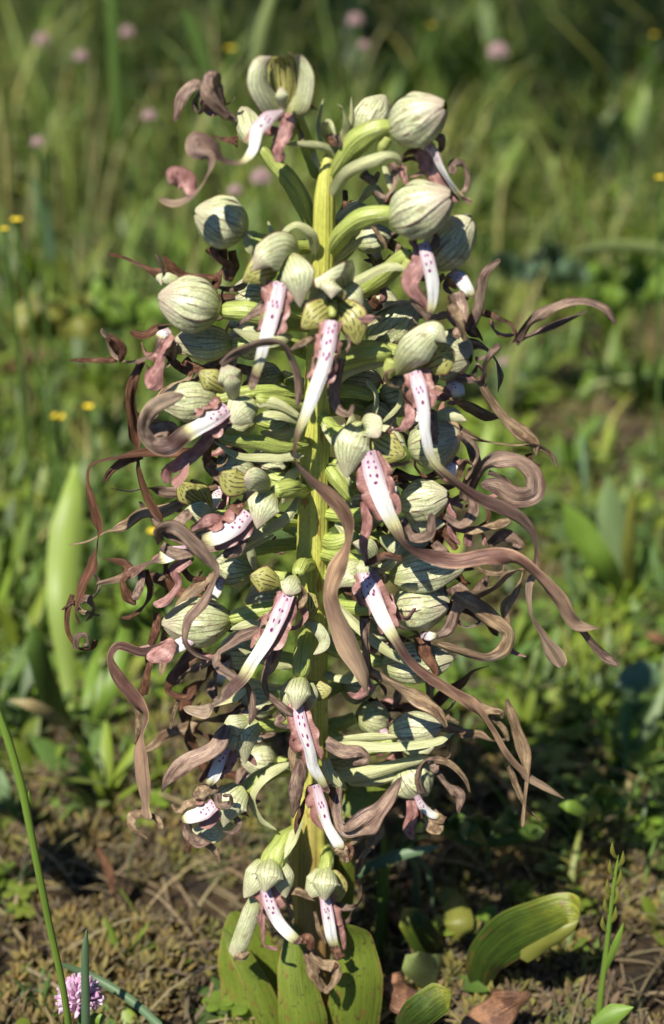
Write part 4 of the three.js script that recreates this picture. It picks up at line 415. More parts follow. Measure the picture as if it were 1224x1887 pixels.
flower({ hood: [[740, 1406, 0.5], [786, 1470, 1.0], 92, { m: 1, up: [0.6, 0.6, 0.6], open: 0.15 }], lip: { p: [[768, 1466, 1.2, 14, 0], [778, 1486, 1.3, 20, 0], [798, 1502, 1.3, 18, 0], [812, 1504, 1.3, 12, 0]], w: 0.97, m: 1 },
  ribs: [['tan', [[802, 1398, 1.4, 16, 0], [830, 1408, 1.4, 14, 0], [856, 1434, 1.4, 10, 0], [866, 1460, 1.4, 4, 0]], {}], ['brown', [[806, 1422, 1.3, 12, 0], [826, 1448, 1.4, 16, 10], [844, 1466, 1.4, 30, 0], [844, 1498, 1.4, 12, 0]], { wave: 0.2 }], ['tan', [[826, 1372, 1.2, 8, 0], [830, 1392, 1.3, 10, 20], [818, 1402, 1.3, 10, 20]], {}], ['brown', [[776, 1462, 1.4, 14, 0], [772, 1430, 1.4, 14, 10], [784, 1404, 1.4, 12, 30], [808, 1398, 1.4, 10, 0]], {}]],
  lobes: [['brown', [[800, 1398, 1.2, 20, 0], [800, 1414, 1.3, 26, 0], [796, 1422, 1.3, 14, 0]], { wave: 0.4 }], ['pink', [[756, 1470, 1.1, 16, 0], [760, 1500, 1.2, 22, 0], [754, 1528, 1.2, 24, 0], [762, 1548, 1.2, 10, 0]], { wave: 0.3 }], ['tan', [[812, 1500, 1.3, 26, 0], [800, 1520, 1.3, 36, 20], [816, 1530, 1.3, 20, 0]], { wave: 0.5 }]] });
// 35, 36 lowest two
flower({ ov: [[556, 1518, 0.5, 12], [524, 1552, 1.0, 40], [504, 1588, 1.4, 48], [502, 1612, 1.6, 34]], bract: [[[560, 1514, 0.6, 6, 0], [534, 1548, 1.2, 36, 30], [512, 1592, 1.6, 20, 0]]], petals: [[[[492, 1586, 1.4, 34, 0], [470, 1614, 1.9, 52, 20], [450, 1654, 2.0, 26, 20]], { mat: 1, cup: 0.8 }], [[[506, 1588, 1.4, 34, 0], [524, 1618, 1.9, 48, -20], [527, 1654, 2.0, 24, -20]], { mat: 1, cup: 0.8 }], [[[499, 1582, 1.6, 40, 0], [495, 1612, 2.3, 62, 0], [487, 1644, 2.4, 22, 0]], { mat: 1, cup: 1.0 }], [[[476, 1644, 1.7, 22, 0], [460, 1688, 1.8, 34, 0], [440, 1740, 1.8, 34, 10], [432, 1764, 1.8, 30, 0]], { mat: 1, cup: 0.9, tip: 0.05 }]],
  lip: { p: [[488, 1634, 2.0, 24, 0], [498, 1668, 2.2, 30, 0], [514, 1700, 2.3, 28, 0], [538, 1726, 2.4, 26, 0], [554, 1738, 2.4, 20, 0]], w: 0.88, mg: 55, m: 3 },
  lobes: [['pink', [[484, 1676, 1.9, 12, 0], [484, 1716, 2.0, 12, 0], [488, 1742, 2.0, 12, 30], [512, 1750, 2.1, 10, 0]], {}], ['tan', [[532, 1648, 1.5, 12, 0], [534, 1676, 1.6, 16, 0], [538, 1708, 1.6, 8, 0]], {}], ['tan', [[434, 1758, 1.8, 26, 0], [446, 1764, 1.9, 20, 0], [460, 1756, 1.9, 8, 0]], { wave: 0.3 }], ['dark', [[552, 1732, 2.3, 14, 0], [566, 1732, 2.4, 24, 0], [572, 1752, 2.4, 14, 0]], { wave: 0.4 }]] });
flower({ ov: [[600, 1560, 0.4, 18], [602, 1588, 0.9, 26], [598, 1612, 1.2, 26]], 
  lip: { p: [[598, 1650, 1.7, 24, 0], [604, 1686, 1.9, 28, 0], [610, 1722, 2.0, 26, 0], [616, 1748, 2.0, 22, 0]], w: 0.95, m: 0, mg: 70, sides: [-1] },
  lobes: [['tan', [[580, 1680, 1.7, 6, 0], [588, 1715, 1.8, 12, 0], [600, 1740, 1.8, 6, 0]], {}], ['pink', [[622, 1684, 1.7, 10, 0], [630, 1720, 1.8, 16, 0], [634, 1750, 1.8, 8, 0]], { wave: 0.4 }], ['tan', [[562, 1750, 1.9, 10, 0], [578, 1792, 2.0, 26, 10], [600, 1826, 2.0, 18, 0]], { wave: 0.3 }], ['tan', [[572, 1756, 2.1, 16, 0], [592, 1776, 2.2, 18, 30], [616, 1782, 2.2, 24, 0], [612, 1810, 2.2, 20, 20], [598, 1830, 2.2, 12, 0]], { wave: 0.5 }], ['dark', [[616, 1748, 2.1, 22, 0], [622, 1766, 2.2, 26, 20], [634, 1758, 2.2, 10, 0]], { wave: 0.5 }], ['dark', [[594, 1770, 2.1, 10, 0], [606, 1784, 2.2, 14, 0], [622, 1776, 2.2, 10, 0]], { wave: 0.5 }]], petals: [[[[598, 1602, 1.2, 30, 0], [580, 1628, 1.6, 50, 20], [562, 1656, 1.6, 20, 20]], { mat: 1, cup: 0.7 }], [[[603, 1598, 1.4, 36, 0], [600, 1628, 2.0, 58, 0], [598, 1660, 2.0, 26, 0]], { mat: 1, cup: 1 }], [[[608, 1606, 1.2, 24, 0], [626, 1632, 1.5, 36, -20], [622, 1664, 1.5, 16, 0]], { mat: 0, swap: true, cup: 0.5 }]] });
// bracts and half hidden green parts along the stem
flower({ ov: [[[590, 560, -0.4, 24], [640, 545, -0.2, 34], [690, 520, 0.2, 38], [740, 478, 0.8, 34], [756, 462, 1.0, 20]], [[590, 730, -0.4, 20], [640, 720, 0, 26], [690, 730, 0.4, 20]], [[584, 830, -0.2, 22], [620, 880, 0.3, 30], [648, 920, 0.4, 22]], [[584, 980, -0.1, 24], [620, 1000, 0.4, 34], [660, 985, 0.5, 24]]],
  spur: [[756, 478, 1.1, 20], [748, 496, 1.1, 22], [742, 512, 1.1, 10]], bract: [[[604, 530, 0.4, 16, 0], [650, 520, 0.9, 26, 0], [720, 490, 1.2, 24, 0], [755, 500, 1.2, 16, 30]], [[676, 700, 0.7, 16, 0], [692, 730, 0.9, 22, 30], [684, 780, 0.9, 20, 10]], [[738, 700, 0.9, 16, 0], [736, 740, 1.0, 18, 30], [705, 778, 1.0, 14, 0]], [[620, 800, 0.5, 30, 0], [648, 790, 0.6, 44, 0], [650, 760, 0.6, 16, 0]], [[622, 850, 0.3, 14, 0], [634, 890, 0.4, 34, 20], [648, 930, 0.4, 10, 0]], [[618, 960, 0.2, 16, 0], [640, 985, 0.4, 40, 0], [670, 1000, 0.4, 14, 0]], [[560, 860, 0.5, 14, 0], [536, 880, 0.8, 30, 0], [520, 930, 0.8, 10, 0]], [[590, 1240, 0.2, 20, 0], [640, 1250, 0.4, 24, 0], [690, 1240, 0.4, 10, 0]], [[600, 1190, 0.2, 20, 0], [630, 1165, 0.4, 26, 0], [690, 1160, 0.4, 10, 0]]] });
flower({ hood: [[690, 880, -0.4], [640, 850, -0.6], 60, { m: 0 }], bract: [[[650, 880, 0.2, 14, 0], [690, 900, 0.3, 30, 0], [740, 890, 0.4, 12, 0]], [[650, 940, 0, 18, 0], [700, 950, 0.2, 34, 0], [750, 930, 0.2, 14, 0]]], ov: [[590, 880, -0.5, 22], [630, 905, -0.5, 26], [680, 890, -0.4, 20]] });
flower({ hood: [[668, 760, -0.8], [730, 790, -0.4], 76, { m: 0, up: [0.1, 0.9, 0.4] }], ov: [[592, 740, -0.9, 22], [640, 745, -0.9, 26], [676, 760, -0.8, 20]] });
flower({ hood: [[500, 800, -0.8], [540, 780, -0.8], 60, { m: 0 }], ov: [[570, 850, -0.6, 22], [530, 835, -0.8, 24], [505, 810, -0.8, 18]] });
flower({ petals: [[[[690, 545, -0.2, 20, 0], [700, 520, 0, 34, 0], [712, 500, 0, 12, 0]], { mat: 0 }]], lobes: [['dark', [[690, 520, 0.1, 14, 0], [686, 548, 0.2, 26, 20], [700, 572, 0.2, 20, 0]], { wave: 0.4 }], ['pink', [[704, 520, 0.2, 12, 0], [708, 548, 0.3, 20, 0], [700, 560, 0.3, 8, 0]], { wave: 0.4 }]] });
// flowers round the back of the spike, half hidden by the front ones
const backSpots = [[470, 545, -1.4], [700, 560, -1.6], [452, 620, -1.0], [712, 640, -1.9], [486, 690, -1.7], [668, 700, -1.6], [440, 770, -1.2], [742, 735, -1.3], [492, 850, -1.8], [700, 860, -1.7], [430, 870, -0.9], [752, 985, -0.7], [486, 960, -1.6], [672, 945, -1.9], [430, 1050, -1.0], [668, 1080, -1.6], [486, 1100, -1.8], [700, 1165, -1.2], [450, 1200, -1.0], [660, 1260, -1.5], [480, 1290, -1.3], [690, 1320, -0.9], [474, 1400, -0.8], [640, 1400, -1.4], [660, 410, -1.3]];
backSpots.forEach(([x, y, z], i) => {
  seed = 8000 + i * 53; const d = x < 576 ? -1 : 1, w = rr(62, 88), ax = x - d * w * 0.5, tx = x + d * w * rr(0.35, 0.55), ty = y + rr(-14, 16), sx = 576 + (y < 650 ? (650 - y) * 0.07 : 0), ribs = [];
  for (let k = 0; k < 3; k++) { let px = tx - d * rr(0, 20), py = ty + rr(10, 26), a = k ? rr(0.1, 1.5) : rr(0.0, 0.7), zz = z + 0.3; const q = [], n = k ? 6 : 9, st = k ? rr(18, 28) : rr(24, 38), turn = rr(-0.5, 0.6); for (let j = 0; j < n; j++) { q.push([px, py, zz, (k ? 15 : 20) * (0.5 + 0.8 * Math.sin(Math.PI * (j + 0.5) / n)) * rr(0.8, 1.2), rr(-50, 50)]); px += d * Math.cos(a) * st; py += Math.sin(a) * st; a += turn * 0.5 + rr(-0.55, 0.6); zz += rr(-0.1, 0.2); } ribs.push([['brown', 'tan', 'dark'][Math.floor(rnd() * 3)], q, {}]); }
  const lx = tx - d * 14, ly = ty + w * 0.3;
  flower({ ov: [[sx, y + rr(10, 40), -0.3, 22], [lerp(sx, ax, 0.5), y + 16, z * 0.7, 27], [ax, y + 2, z, 22]], hood: [[ax, y, z], [tx, ty, z + rr(-0.5, 0.6)], w, { m: i % 3, up: [-d * 0.3, 0.9, 0.5], open: i % 3 ? 0.1 : 0.3 }], lip: { p: [[lx, ly, z + 0.3, 18, 0], [lx + d * 8, ly + 22, z + 0.5, 24, 0], [lx + d * 18, ly + 46, z + 0.6, 16, 0]], w: 0.97, m: i }, ribs });
});
// leaves at the foot of the stem
const leafPart = (pts, o = {}) => mesh('leaf', strap(pts, { n: 40, m: 10, th: 0.0004, cup: 0.5, tip: 0.3, wave: 0.03, wf: 30, ...o }), M.leaf, orchid);
leafPart([[632, 1985, 0.6, 84, 0], [648, 1890, 1.2, 100, 0], [656, 1810, 1.5, 96, -8], [650, 1742, 1.4, 74, -12], [640, 1704, 1.6, 40, -20]], { cup: 0.6, wave: 0.12, tip: 0.2 });
leafPart([[572, 1980, 1.3, 70, 0], [560, 1890, 1.6, 90, 0], [548, 1800, 1.3, 70, 10], [540, 1700, 0.7, 40, 10]], { cup: 0.7 });
leafPart([[600, 1990, 0.5, 70, 0], [640, 1880, 0.4, 90, 0], [660, 1780, 0.2, 66, 0], [655, 1716, -0.1, 50, 0]]);
leafPart([[520, 1980, -0.2, 90, 0], [480, 1880, -0.3, 130, 0], [462, 1780, -0.5, 120, 0], [430, 1680, -0.8, 70, 0]], { cup: 0.5 });
leafPart([[540, 1990, 1.0, 50, 0], [492, 1860, 1.0, 54, 10], [450, 1770, 0.7, 44, 20], [410, 1710, 0.3, 16, 20]], { cup: 0.4 });
leafPart([[618, 1710, -0.4, 50, 0], [628, 1650, -0.1, 50, 0], [636, 1590, 0.2, 36, 0], [642, 1545, 0.3, 10, 0]], { cup: 0.7 });
leafPart([[570, 1480, -0.3, 40, 0], [640, 1490, -0.3, 100, 0], [690, 1440, -0.3, 70, 0], [720, 1400, -0.3, 20, 0]], { cup: 0.3 });
// ---------------------------------------------------------------- ground
const groundH = (x, z) => {
  const d = Math.hypot(x, z);
  return 0.016 * (fbm(x * 9 + 40, z * 9 + 40, 201, 4) - 0.5) * Math.min(1, 0.3 + d * 3) + 0.05 * (fbm(x * 1.3 + 9, z * 1.3 + 9, 205, 2) - 0.5) * sm(0.6, 2, d) - 0.004;
};
const mossy = (x, z) => clamp(sm(0.46, 0.64, fbm(x * 4.2 + 3, z * 3.4 + 7, 211, 3)) * 0.5 * sm(-1.2, -0.3, z) + 0.9 * sm(0.17, 0.05, Math.hypot(x + 0.06, z + 0.08)) + 0.8 * sm(0.13, 0.04, Math.hypot(x - 0.10, z + 0.05)) + 0.5 * sm(0.3, 0.1, Math.hypot(x, z - 0.05)) + 0.95 * sm(0.26, 0.08, Math.hypot(x - 0.15, (z + 0.5) * 0.75)), 0, 1);
{
  const axis = (lo, hi, n, k) => { const a = []; for (let i = 0; i <= n; i++) { const t = i / n * 2 - 1; a.push((lo + hi) / 2 + (hi - lo) / 2 * Math.sinh(t * k) / Math.sinh(k)); } return a; };
  const X = axis(-60, 60, 260, 7.2), Z = axis(-62, 60, 300, 7.2), pos = [], uv = [], col = [], idx = [];
  for (const z of Z) for (const x of X) {
    pos.push(x, groundH(x, z), z); uv.push(x / 0.35, z / 0.35);
    const m = mossy(x, z), f = fbm(x * 12, z * 12, 215, 3), g = 0.55 + 0.9 * f;
    const c = mix3([0.46, 0.56, 0.22], [0.56, 0.47, 0.28], m); col.push(c[0] * g, c[1] * g, c[2] * g);
  }
  const w = X.length; for (let i = 0; i < Z.length - 1; i++) for (let j = 0; j < w - 1; j++) { const a = i * w + j; idx.push(a, a + w, a + 1, a + 1, a + w, a + w + 1); }
  const g = geo(pos, uv, idx); g.setAttribute('color', new THREE.Float32BufferAttribute(col, 3));
  const soil = dataTex(512, 512, (u, v) => { const a = (vnoise(u * 32, v * 32, 221, 32) + 0.5 * vnoise(u * 96, v * 96, 222, 96)) / 1.5; return mix3([34, 27, 17], [86, 70, 44], a); });
  const soilB = dataTex(512, 512, (u, v) => 255 * (vnoise(u * 40, v * 40, 223, 40) * 0.6 + vnoise(u * 130, v * 130, 224, 130) * 0.4), false);
  const gm = new THREE.MeshStandardMaterial({ map: soil, bumpMap: soilB, bumpScale: 0.006, roughness: 0.95, vertexColors: true });
  tag(mesh('ground', g, gm), 'mossy brown soil of the meadow under the grass', 'ground', null, 'structure');
}

// ---------------------------------------------------------------- ground cover too dense to count
function bladeGeo(bend, seg = 6, w = 1) { // unit height, width w/1000 per unit; folded along its middle
  const pos = [], uv = [], idx = [];
  for (let i = 0; i <= seg; i++) { const t = i / seg, a = bend * t * t, y = t * (1 - 0.28 * bend * t * t), z = a * t * 0.75, hw = w * 0.5 * Math.pow(1 - t, 0.7) * (0.75 + 0.6 * t) + 0.0006; pos.push(-hw, y, z + hw * 0.35, 0, y, z, hw, y, z + hw * 0.35); uv.push(0, t, 0.5, t, 1, t); }
  for (let i = 0; i < seg; i++) { const a = i * 3; idx.push(a, a + 1, a + 3, a + 1, a + 4, a + 3, a + 1, a + 2, a + 4, a + 2, a + 5, a + 4); }
  return geo(pos, uv, idx);
}
function leafletGeo(shape, cupd = 0.25, n = 6) { // unit length along +y, lying towards +z
  const pos = [], uv = [], idx = [];
  for (let i = 0; i <= n; i++) { const t = i / n, hw = shape(t), z = 0.22 * t * t; pos.push(-hw, t, z + hw * cupd, 0, t, z, hw, t, z + hw * cupd); uv.push(0, t, 0.5, t, 1, t); }
  for (let i = 0; i < n; i++) { const a = i * 3; idx.push(a, a + 1, a + 3, a + 1, a + 4, a + 3, a + 1, a + 2, a + 4, a + 2, a + 5, a + 4); }
  return geo(pos, uv, idx);
}
const xf = (g, { p = [0, 0, 0], r = [0, 0, 0], s = 1, order = 'YXZ' }) => g.clone().applyMatrix4(new THREE.Matrix4().compose(V(...p), new THREE.Quaternion().setFromEuler(new THREE.Euler(...r, order)), Array.isArray(s) ? V(...s) : V(s, s, s)));
const bladeTex = dataTex(32, 128, (u, v) => mix3([206, 206, 190], [250, 250, 240], 0.5 + 0.5 * Math.sin(u * 40) * 0.4 + 0.4 * (vnoise(u * 8, v * 6, 231) - 0.5)).map((q) => q * (0.92 + 0.16 * v)));
const foliageMat = (o = {}) => new THREE.MeshPhysicalMaterial({ map: bladeTex, side: THREE.DoubleSide, ...thinLeaf(0.42), roughness: 0.55, ...o });
const bladeMat = foliageMat(), coverMat = foliageMat({ roughness: 0.5 }), mossMat = foliageMat({ roughness: 0.8 });
function scatter(name, label, geometry, material, list) {
  const im = new THREE.InstancedMesh(geometry, material, list.length), m = new THREE.Matrix4(), q = new THREE.Quaternion(), e = new THREE.Euler();
  list.forEach((l, i) => { e.set(l.tx ?? 0, l.ry, l.tz ?? 0, 'YXZ'); q.setFromEuler(e); m.compose(V(l.x, l.y, l.z), q, V(l.s * (l.sw ?? 1), l.s, l.s * (l.sd ?? 1))); im.setMatrixAt(i, m); im.setColorAt(i, C(...l.c)); });
  im.name = numbered(name); im.castShadow = im.receiveShadow = true; scene.add(im); return tag(im, label, name.replace(/_/g, ' '), null, 'stuff');
}
const GREENS = [[0.17, 0.26, 0.03], [0.13, 0.21, 0.035], [0.22, 0.30, 0.035], [0.10, 0.17, 0.045], [0.32, 0.33, 0.07]];
const tone = (c, a = 0.25) => { const k = 1.2 * (1 + rr(-a, a)); return c.map((x) => x * k * (1 + rr(-0.08, 0.08))); };
function spot(near, far, p = 1.3) { const d = lerp(near, far, Math.pow(rnd(), p)), hw = 0.2 + 0.42 * d, x = rr(-hw, hw); return { x, z: CAM.z - d, d }; }
seed = 501;
{
  const lists = [[], [], []], w = [0.018, 0.026, 0.040];
  for (let i = 0; i < 130000; i++) {
    const s = spot(0.45, 4.2, 1.15), far = sm(0.75, 1.7, s.d), m = mossy(s.x, s.z), cl = fbm(s.x * 6 + 5, s.z * 6 + 5, 241, 3);
    if (s.d < 0.62 && Math.abs(s.x - 0.01) < 0.05) continue;
    if (rnd() < m * 0.85 * (1 - far * 0.5) || rnd() > (0.30 + 0.70 * far) * (0.35 + 1.3 * sm(0.36, 0.58, cl))) continue;
    let h = lerp(0.03, 0.13, far) * rr(0.5, 1.5) * (0.6 + 0.9 * cl); if (rnd() < 0.10 * far) h *= 1.9;
    if (s.d < 0.75) h *= 0.8;
    const dry = rnd() < 0.13 + 0.12 * m;
    let c = dry ? tone([0.36, 0.30, 0.13]) : tone(GREENS[Math.floor(rnd() * 5)], 0.3);
    lists[Math.floor(rnd() * 3)].push({ x: s.x, z: s.z, y: groundH(s.x, s.z) - 0.002, ry: rr(0, 6.28), tx: rr(-0.1, 0.35), tz: rr(-0.2, 0.2), s: h, sw: rr(0.7, 1.4) * Math.min(1.4, 0.09 / h), c });
  }
  lists.forEach((l, i) => scatter('meadow_grass', ['fine green meadow grass growing all over the ground behind the orchid', 'arched green and straw coloured grass blades between the herbs', 'wider soft grass blades thick at the top of the view'][i], bladeGeo([0.25, 0.7, 1.15][i], 6, w[i]), bladeMat, l));
}
seed = 551;
{ const l = []; for (let i = 0; i < 2000; i++) { const s = spot(0.8, 3.2, 1.0); const h = rr(0.07, 0.16) * (0.7 + 0.5 * sm(0.8, 1.6, s.d)); if (Math.abs(s.x) < 0.02 && s.d < 0.9) continue; l.push({ x: s.x, z: s.z, y: groundH(s.x, s.z), ry: rr(0, 6.28), tx: rr(-0.1, 0.2), tz: rr(-0.15, 0.15), s: h, sw: 0.012 / h * rr(0.7, 2.2), c: rnd() < 0.4 ? tone([0.34, 0.32, 0.13], 0.3) : tone([0.24, 0.33, 0.07], 0.3) }); }
  scatter('tall_grass_stems', 'thin tall grass stems standing above the meadow behind', bladeGeo(0.3, 8, 0.2), bladeMat, l); }
seed = 601;
{ // leafy herbs: rosettes of oval leaves
  const oval = leafletGeo((t) => 0.2 * Math.pow(Math.sin(Math.PI * Math.min(0.999, 0.06 + 0.94 * t)), 0.8) + 0.004), parts = [];
  for (let i = 0; i < 7; i++) parts.push(xf(oval, { r: [rr(0.35, 1.15), i * 0.9 + rr(-0.3, 0.3), rr(-0.2, 0.2)], s: rr(0.6, 1.05) }));
  const trefoil = [], round = leafletGeo((t) => 0.42 * Math.pow(Math.sin(Math.PI * Math.min(0.999, 0.03 + 0.95 * t)), 0.55) + 0.01, 0.18);
  for (let k = 0; k < 5; k++) { const h = rr(0.7, 1.5), a = k * 1.3, lx = Math.sin(a) * 0.5 * (k ? 1 : 0), lz = Math.cos(a) * 0.5 * (k ? 1 : 0); for (let i = 0; i < 3; i++) trefoil.push(xf(round, { p: [lx, h, lz], r: [1.35 + rr(-0.25, 0.25), a + i * 2.09, 0], s: rr(0.55, 0.75) })); const st = new THREE.CylinderGeometry(0.025, 0.03, h, 5); st.translate(lx * 0.7, h / 2, lz * 0.7); trefoil.push(st.toNonIndexed().index ? st : st); }
  const LA = [], LB = [], LC = [];
  const narrow = leafletGeo((t) => 0.085 * Math.pow(Math.sin(Math.PI * Math.min(0.999, 0.06 + 0.94 * t)), 0.7) + 0.003), up = [];
  for (let i = 0; i < 9; i++) up.push(xf(narrow, { p: [0, 0.04 * i, 0], r: [rr(0.15, 0.8), i * 2.4, 0], s: rr(0.6, 1.0) }));
  for (let i = 0; i < 34000; i++) {
    const s = spot(0.5, 3.4, 1.5), m = mossy(s.x, s.z), cl = fbm(s.x * 5 + 15, s.z * 5 + 1, 251, 3), far = sm(0.8, 1.6, s.d);
    if (s.d < 0.66 && Math.abs(s.x) < 0.06) continue;
    if (rnd() < m * 0.75 * (1 - 0.4 * far) || rnd() > sm(0.34, 0.58, cl) * (1 - 0.45 * far) + 0.06) continue;
    const k = rnd(), o = { x: s.x, z: s.z, y: groundH(s.x, s.z), ry: rr(0, 6.28), tx: rr(-0.15, 0.15), tz: rr(-0.15, 0.15), c: tone(GREENS[Math.floor(rnd() * 4)], 0.3) };
    if (k < 0.4) LA.push({ ...o, s: lerp(0.018, 0.055, far) * rr(0.6, 1.6) }); else if (k < 0.82) LB.push({ ...o, s: lerp(0.007, 0.014, far) * rr(0.7, 1.5), y: o.y - 0.002 }); else LC.push({ ...o, s: lerp(0.025, 0.09, far) * rr(0.6, 1.5) });
  }
  for (let i = 0; i < 1600; i++) { const s = spot(0.36, 0.72, 1.2); if (Math.abs(s.x - 0.005) < 0.03 && s.d > 0.3 && s.d < 0.45) continue; if (fbm(s.x * 16 + 3, s.z * 16, 255, 2) < 0.5) continue; const o = { x: s.x, z: s.z, y: groundH(s.x, s.z), ry: rr(0, 6.28), tx: rr(-0.2, 0.2), tz: rr(-0.2, 0.2), c: tone(GREENS[Math.floor(rnd() * 4)], 0.3) }; if (rnd() < 0.45) LB.push({ ...o, s: rr(0.004, 0.008) }); else if (rnd() < 0.5) LA.push({ ...o, s: rr(0.008, 0.02) }); else LC.push({ ...o, s: rr(0.008, 0.018) }); }
  const flat = (a) => mergeGeometries(a.map((g) => (g.index ? g.toNonIndexed() : g)).map((g) => { for (const n of Object.keys(g.attributes)) if (!['position', 'normal', 'uv'].includes(n)) g.deleteAttribute(n); return g; }));
  scatter('herb_leaves', 'low green rosettes of oval leaves scattered between the grass', flat(parts), coverMat, LA);
  scatter('clover_leaves', 'patches of small three part clover leaves on the ground', flat(trefoil), coverMat, LB);
  scatter('leafy_undergrowth', 'upright narrow leaved herbs thick in the meadow behind', flat(up), coverMat, LC);
  // moss
  const shoot = [], bit = leafletGeo((t) => 0.17 * Math.sin(Math.PI * Math.min(0.99, 0.08 + 0.9 * t)) + 0.01, 0.5, 3);
  for (let i = 0; i < 13; i++) shoot.push(xf(bit, { p: [0, 0.1 + i * 0.055, 0], r: [1.15 - i * 0.075, i * 2.4, 0], s: 0.62 - i * 0.018 }));
  const LM = [], MC = [[0.20, 0.145, 0.06], [0.25, 0.19, 0.06], [0.16, 0.115, 0.06], [0.24, 0.22, 0.05], [0.19, 0.13, 0.075], [0.15, 0.17, 0.04]];
  for (let i = 0; i < 60000; i++) {
    const s = spot(0.34, 2.2, 1.7), m = mossy(s.x, s.z), b = fbm(s.x * 30, s.z * 30, 261, 2);
    if (rnd() > 0.12 + 0.9 * m || rnd() > sm(0.28, 0.5, b)) continue;
    const ci = Math.floor(clamp(fbm(s.x * 14, s.z * 14, 265, 2) * 9 - 2 + rr(-0.8, 0.8), 0, 5.99));
    LM.push({ x: s.x, z: s.z, y: groundH(s.x, s.z) - 0.001, ry: rr(0, 6.28), tx: rr(-0.5, 0.5), tz: rr(-0.5, 0.5), s: rr(0.005, 0.010) * (0.7 + 0.9 * b), c: tone(MC[ci], 0.3) });
  }
  scatter('moss', 'brown and olive moss cushions on the soil around the orchid', flat(shoot), mossMat, LM);
  // dry litter
  const LL = []; for (let i = 0; i < 8000; i++) { const s = spot(0.34, 1.7, 1.5); LL.push({ x: s.x, z: s.z, y: groundH(s.x, s.z) + rr(0.001, 0.008), ry: rr(0, 6.28), tx: 1.57 + rr(-0.4, 0.2), tz: rr(-0.3, 0.3), s: rr(0.012, 0.05), sw: rr(0.5, 1.2), c: tone([0.32, 0.25, 0.15], 0.45) }); }
  scatter('dry_grass_litter', 'dead straw coloured grass bits lying on the moss and soil', bladeGeo(0.5, 5, 0.035), mossMat, LL);
}
// dark bushes added across the top in place of grass lying in shade
{
  const leaf = leafletGeo((t) => 0.26 * Math.sin(Math.PI * Math.min(0.99, 0.05 + 0.94 * t)) + 0.005, 0.3, 4);
  const bm = foliageMat({ roughness: 0.6 }), wood = new THREE.MeshStandardMaterial({ color: C(0.09, 0.065, 0.045), roughness: 0.9 });
  [[-1.25, -3.1, 0.95], [-0.7, -2.75, 0.8], [-0.2, -2.9, 0.9], [0.3, -2.7, 0.75], [0.85, -3.0, 0.9], [1.4, -3.3, 1.0]].forEach(([x, z, h], i) => {
    seed = 700 + i * 13;
    const s = thing('added_shrub', ['added leafy bush at the far left end of the row, dark in place of shaded grass', 'low added bush second from the left in the far row, dark in place of shaded grass', 'added bush straight behind the top of the orchid spike, dark in place of shaded grass', 'smallest added bush of the far row, right of the orchid top, dark in place of shaded grass', 'broad added bush second from the right in the far row, dark in place of shaded grass', 'tallest added bush at the far right end of the row, dark in place of shaded grass'][i], 'added_shrub', 'added bushes in a row behind the meadow, standing in for shaded grass');
    s.position.set(x, groundH(x, z), z);
    for (let k = 0; k < 4; k++) { const a = k * 1.6 + rr(0, 1), c = new THREE.CatmullRomCurve3([V(0.03 * Math.cos(a), -0.02, 0.03 * Math.sin(a)), V(0.1 * Math.cos(a), h * 0.35, 0.1 * Math.sin(a)), V(0.28 * h * Math.cos(a), h * 0.8, 0.28 * h * Math.sin(a))]); mesh('branch', new THREE.TubeGeometry(c, 8, 0.009, 6), wood, s); }
    const n = 2600, im = new THREE.InstancedMesh(leaf, bm, n), m = new THREE.Matrix4();
    for (let k = 0; k < n; k++) { const a = rr(0, 6.28), y = Math.pow(rnd(), 0.8), r = h * 0.46 * Math.sqrt(rnd()) * (0.55 + 0.6 * Math.sin(Math.PI * (0.1 + 0.8 * y))) * (0.75 + 0.5 * vnoise(a * 2, y * 5, 300 + i)); m.compose(V(Math.cos(a) * r, 0.03 + y * h, Math.sin(a) * r), new THREE.Quaternion().setFromEuler(new THREE.Euler(rr(0, 2), rr(0, 6.28), rr(-1, 1))), V(1, 1, 1).multiplyScalar(rr(0.04, 0.075))); im.setMatrixAt(k, m); im.setColorAt(k, C(...tone([0.035, 0.075, 0.025], 0.4))); }  // very dark leaf colour stands in for the shade at the top
    im.name = 'crown'; im.userData.kind = 'stuff'; im.castShadow = im.receiveShadow = true; s.add(im);
  });
}

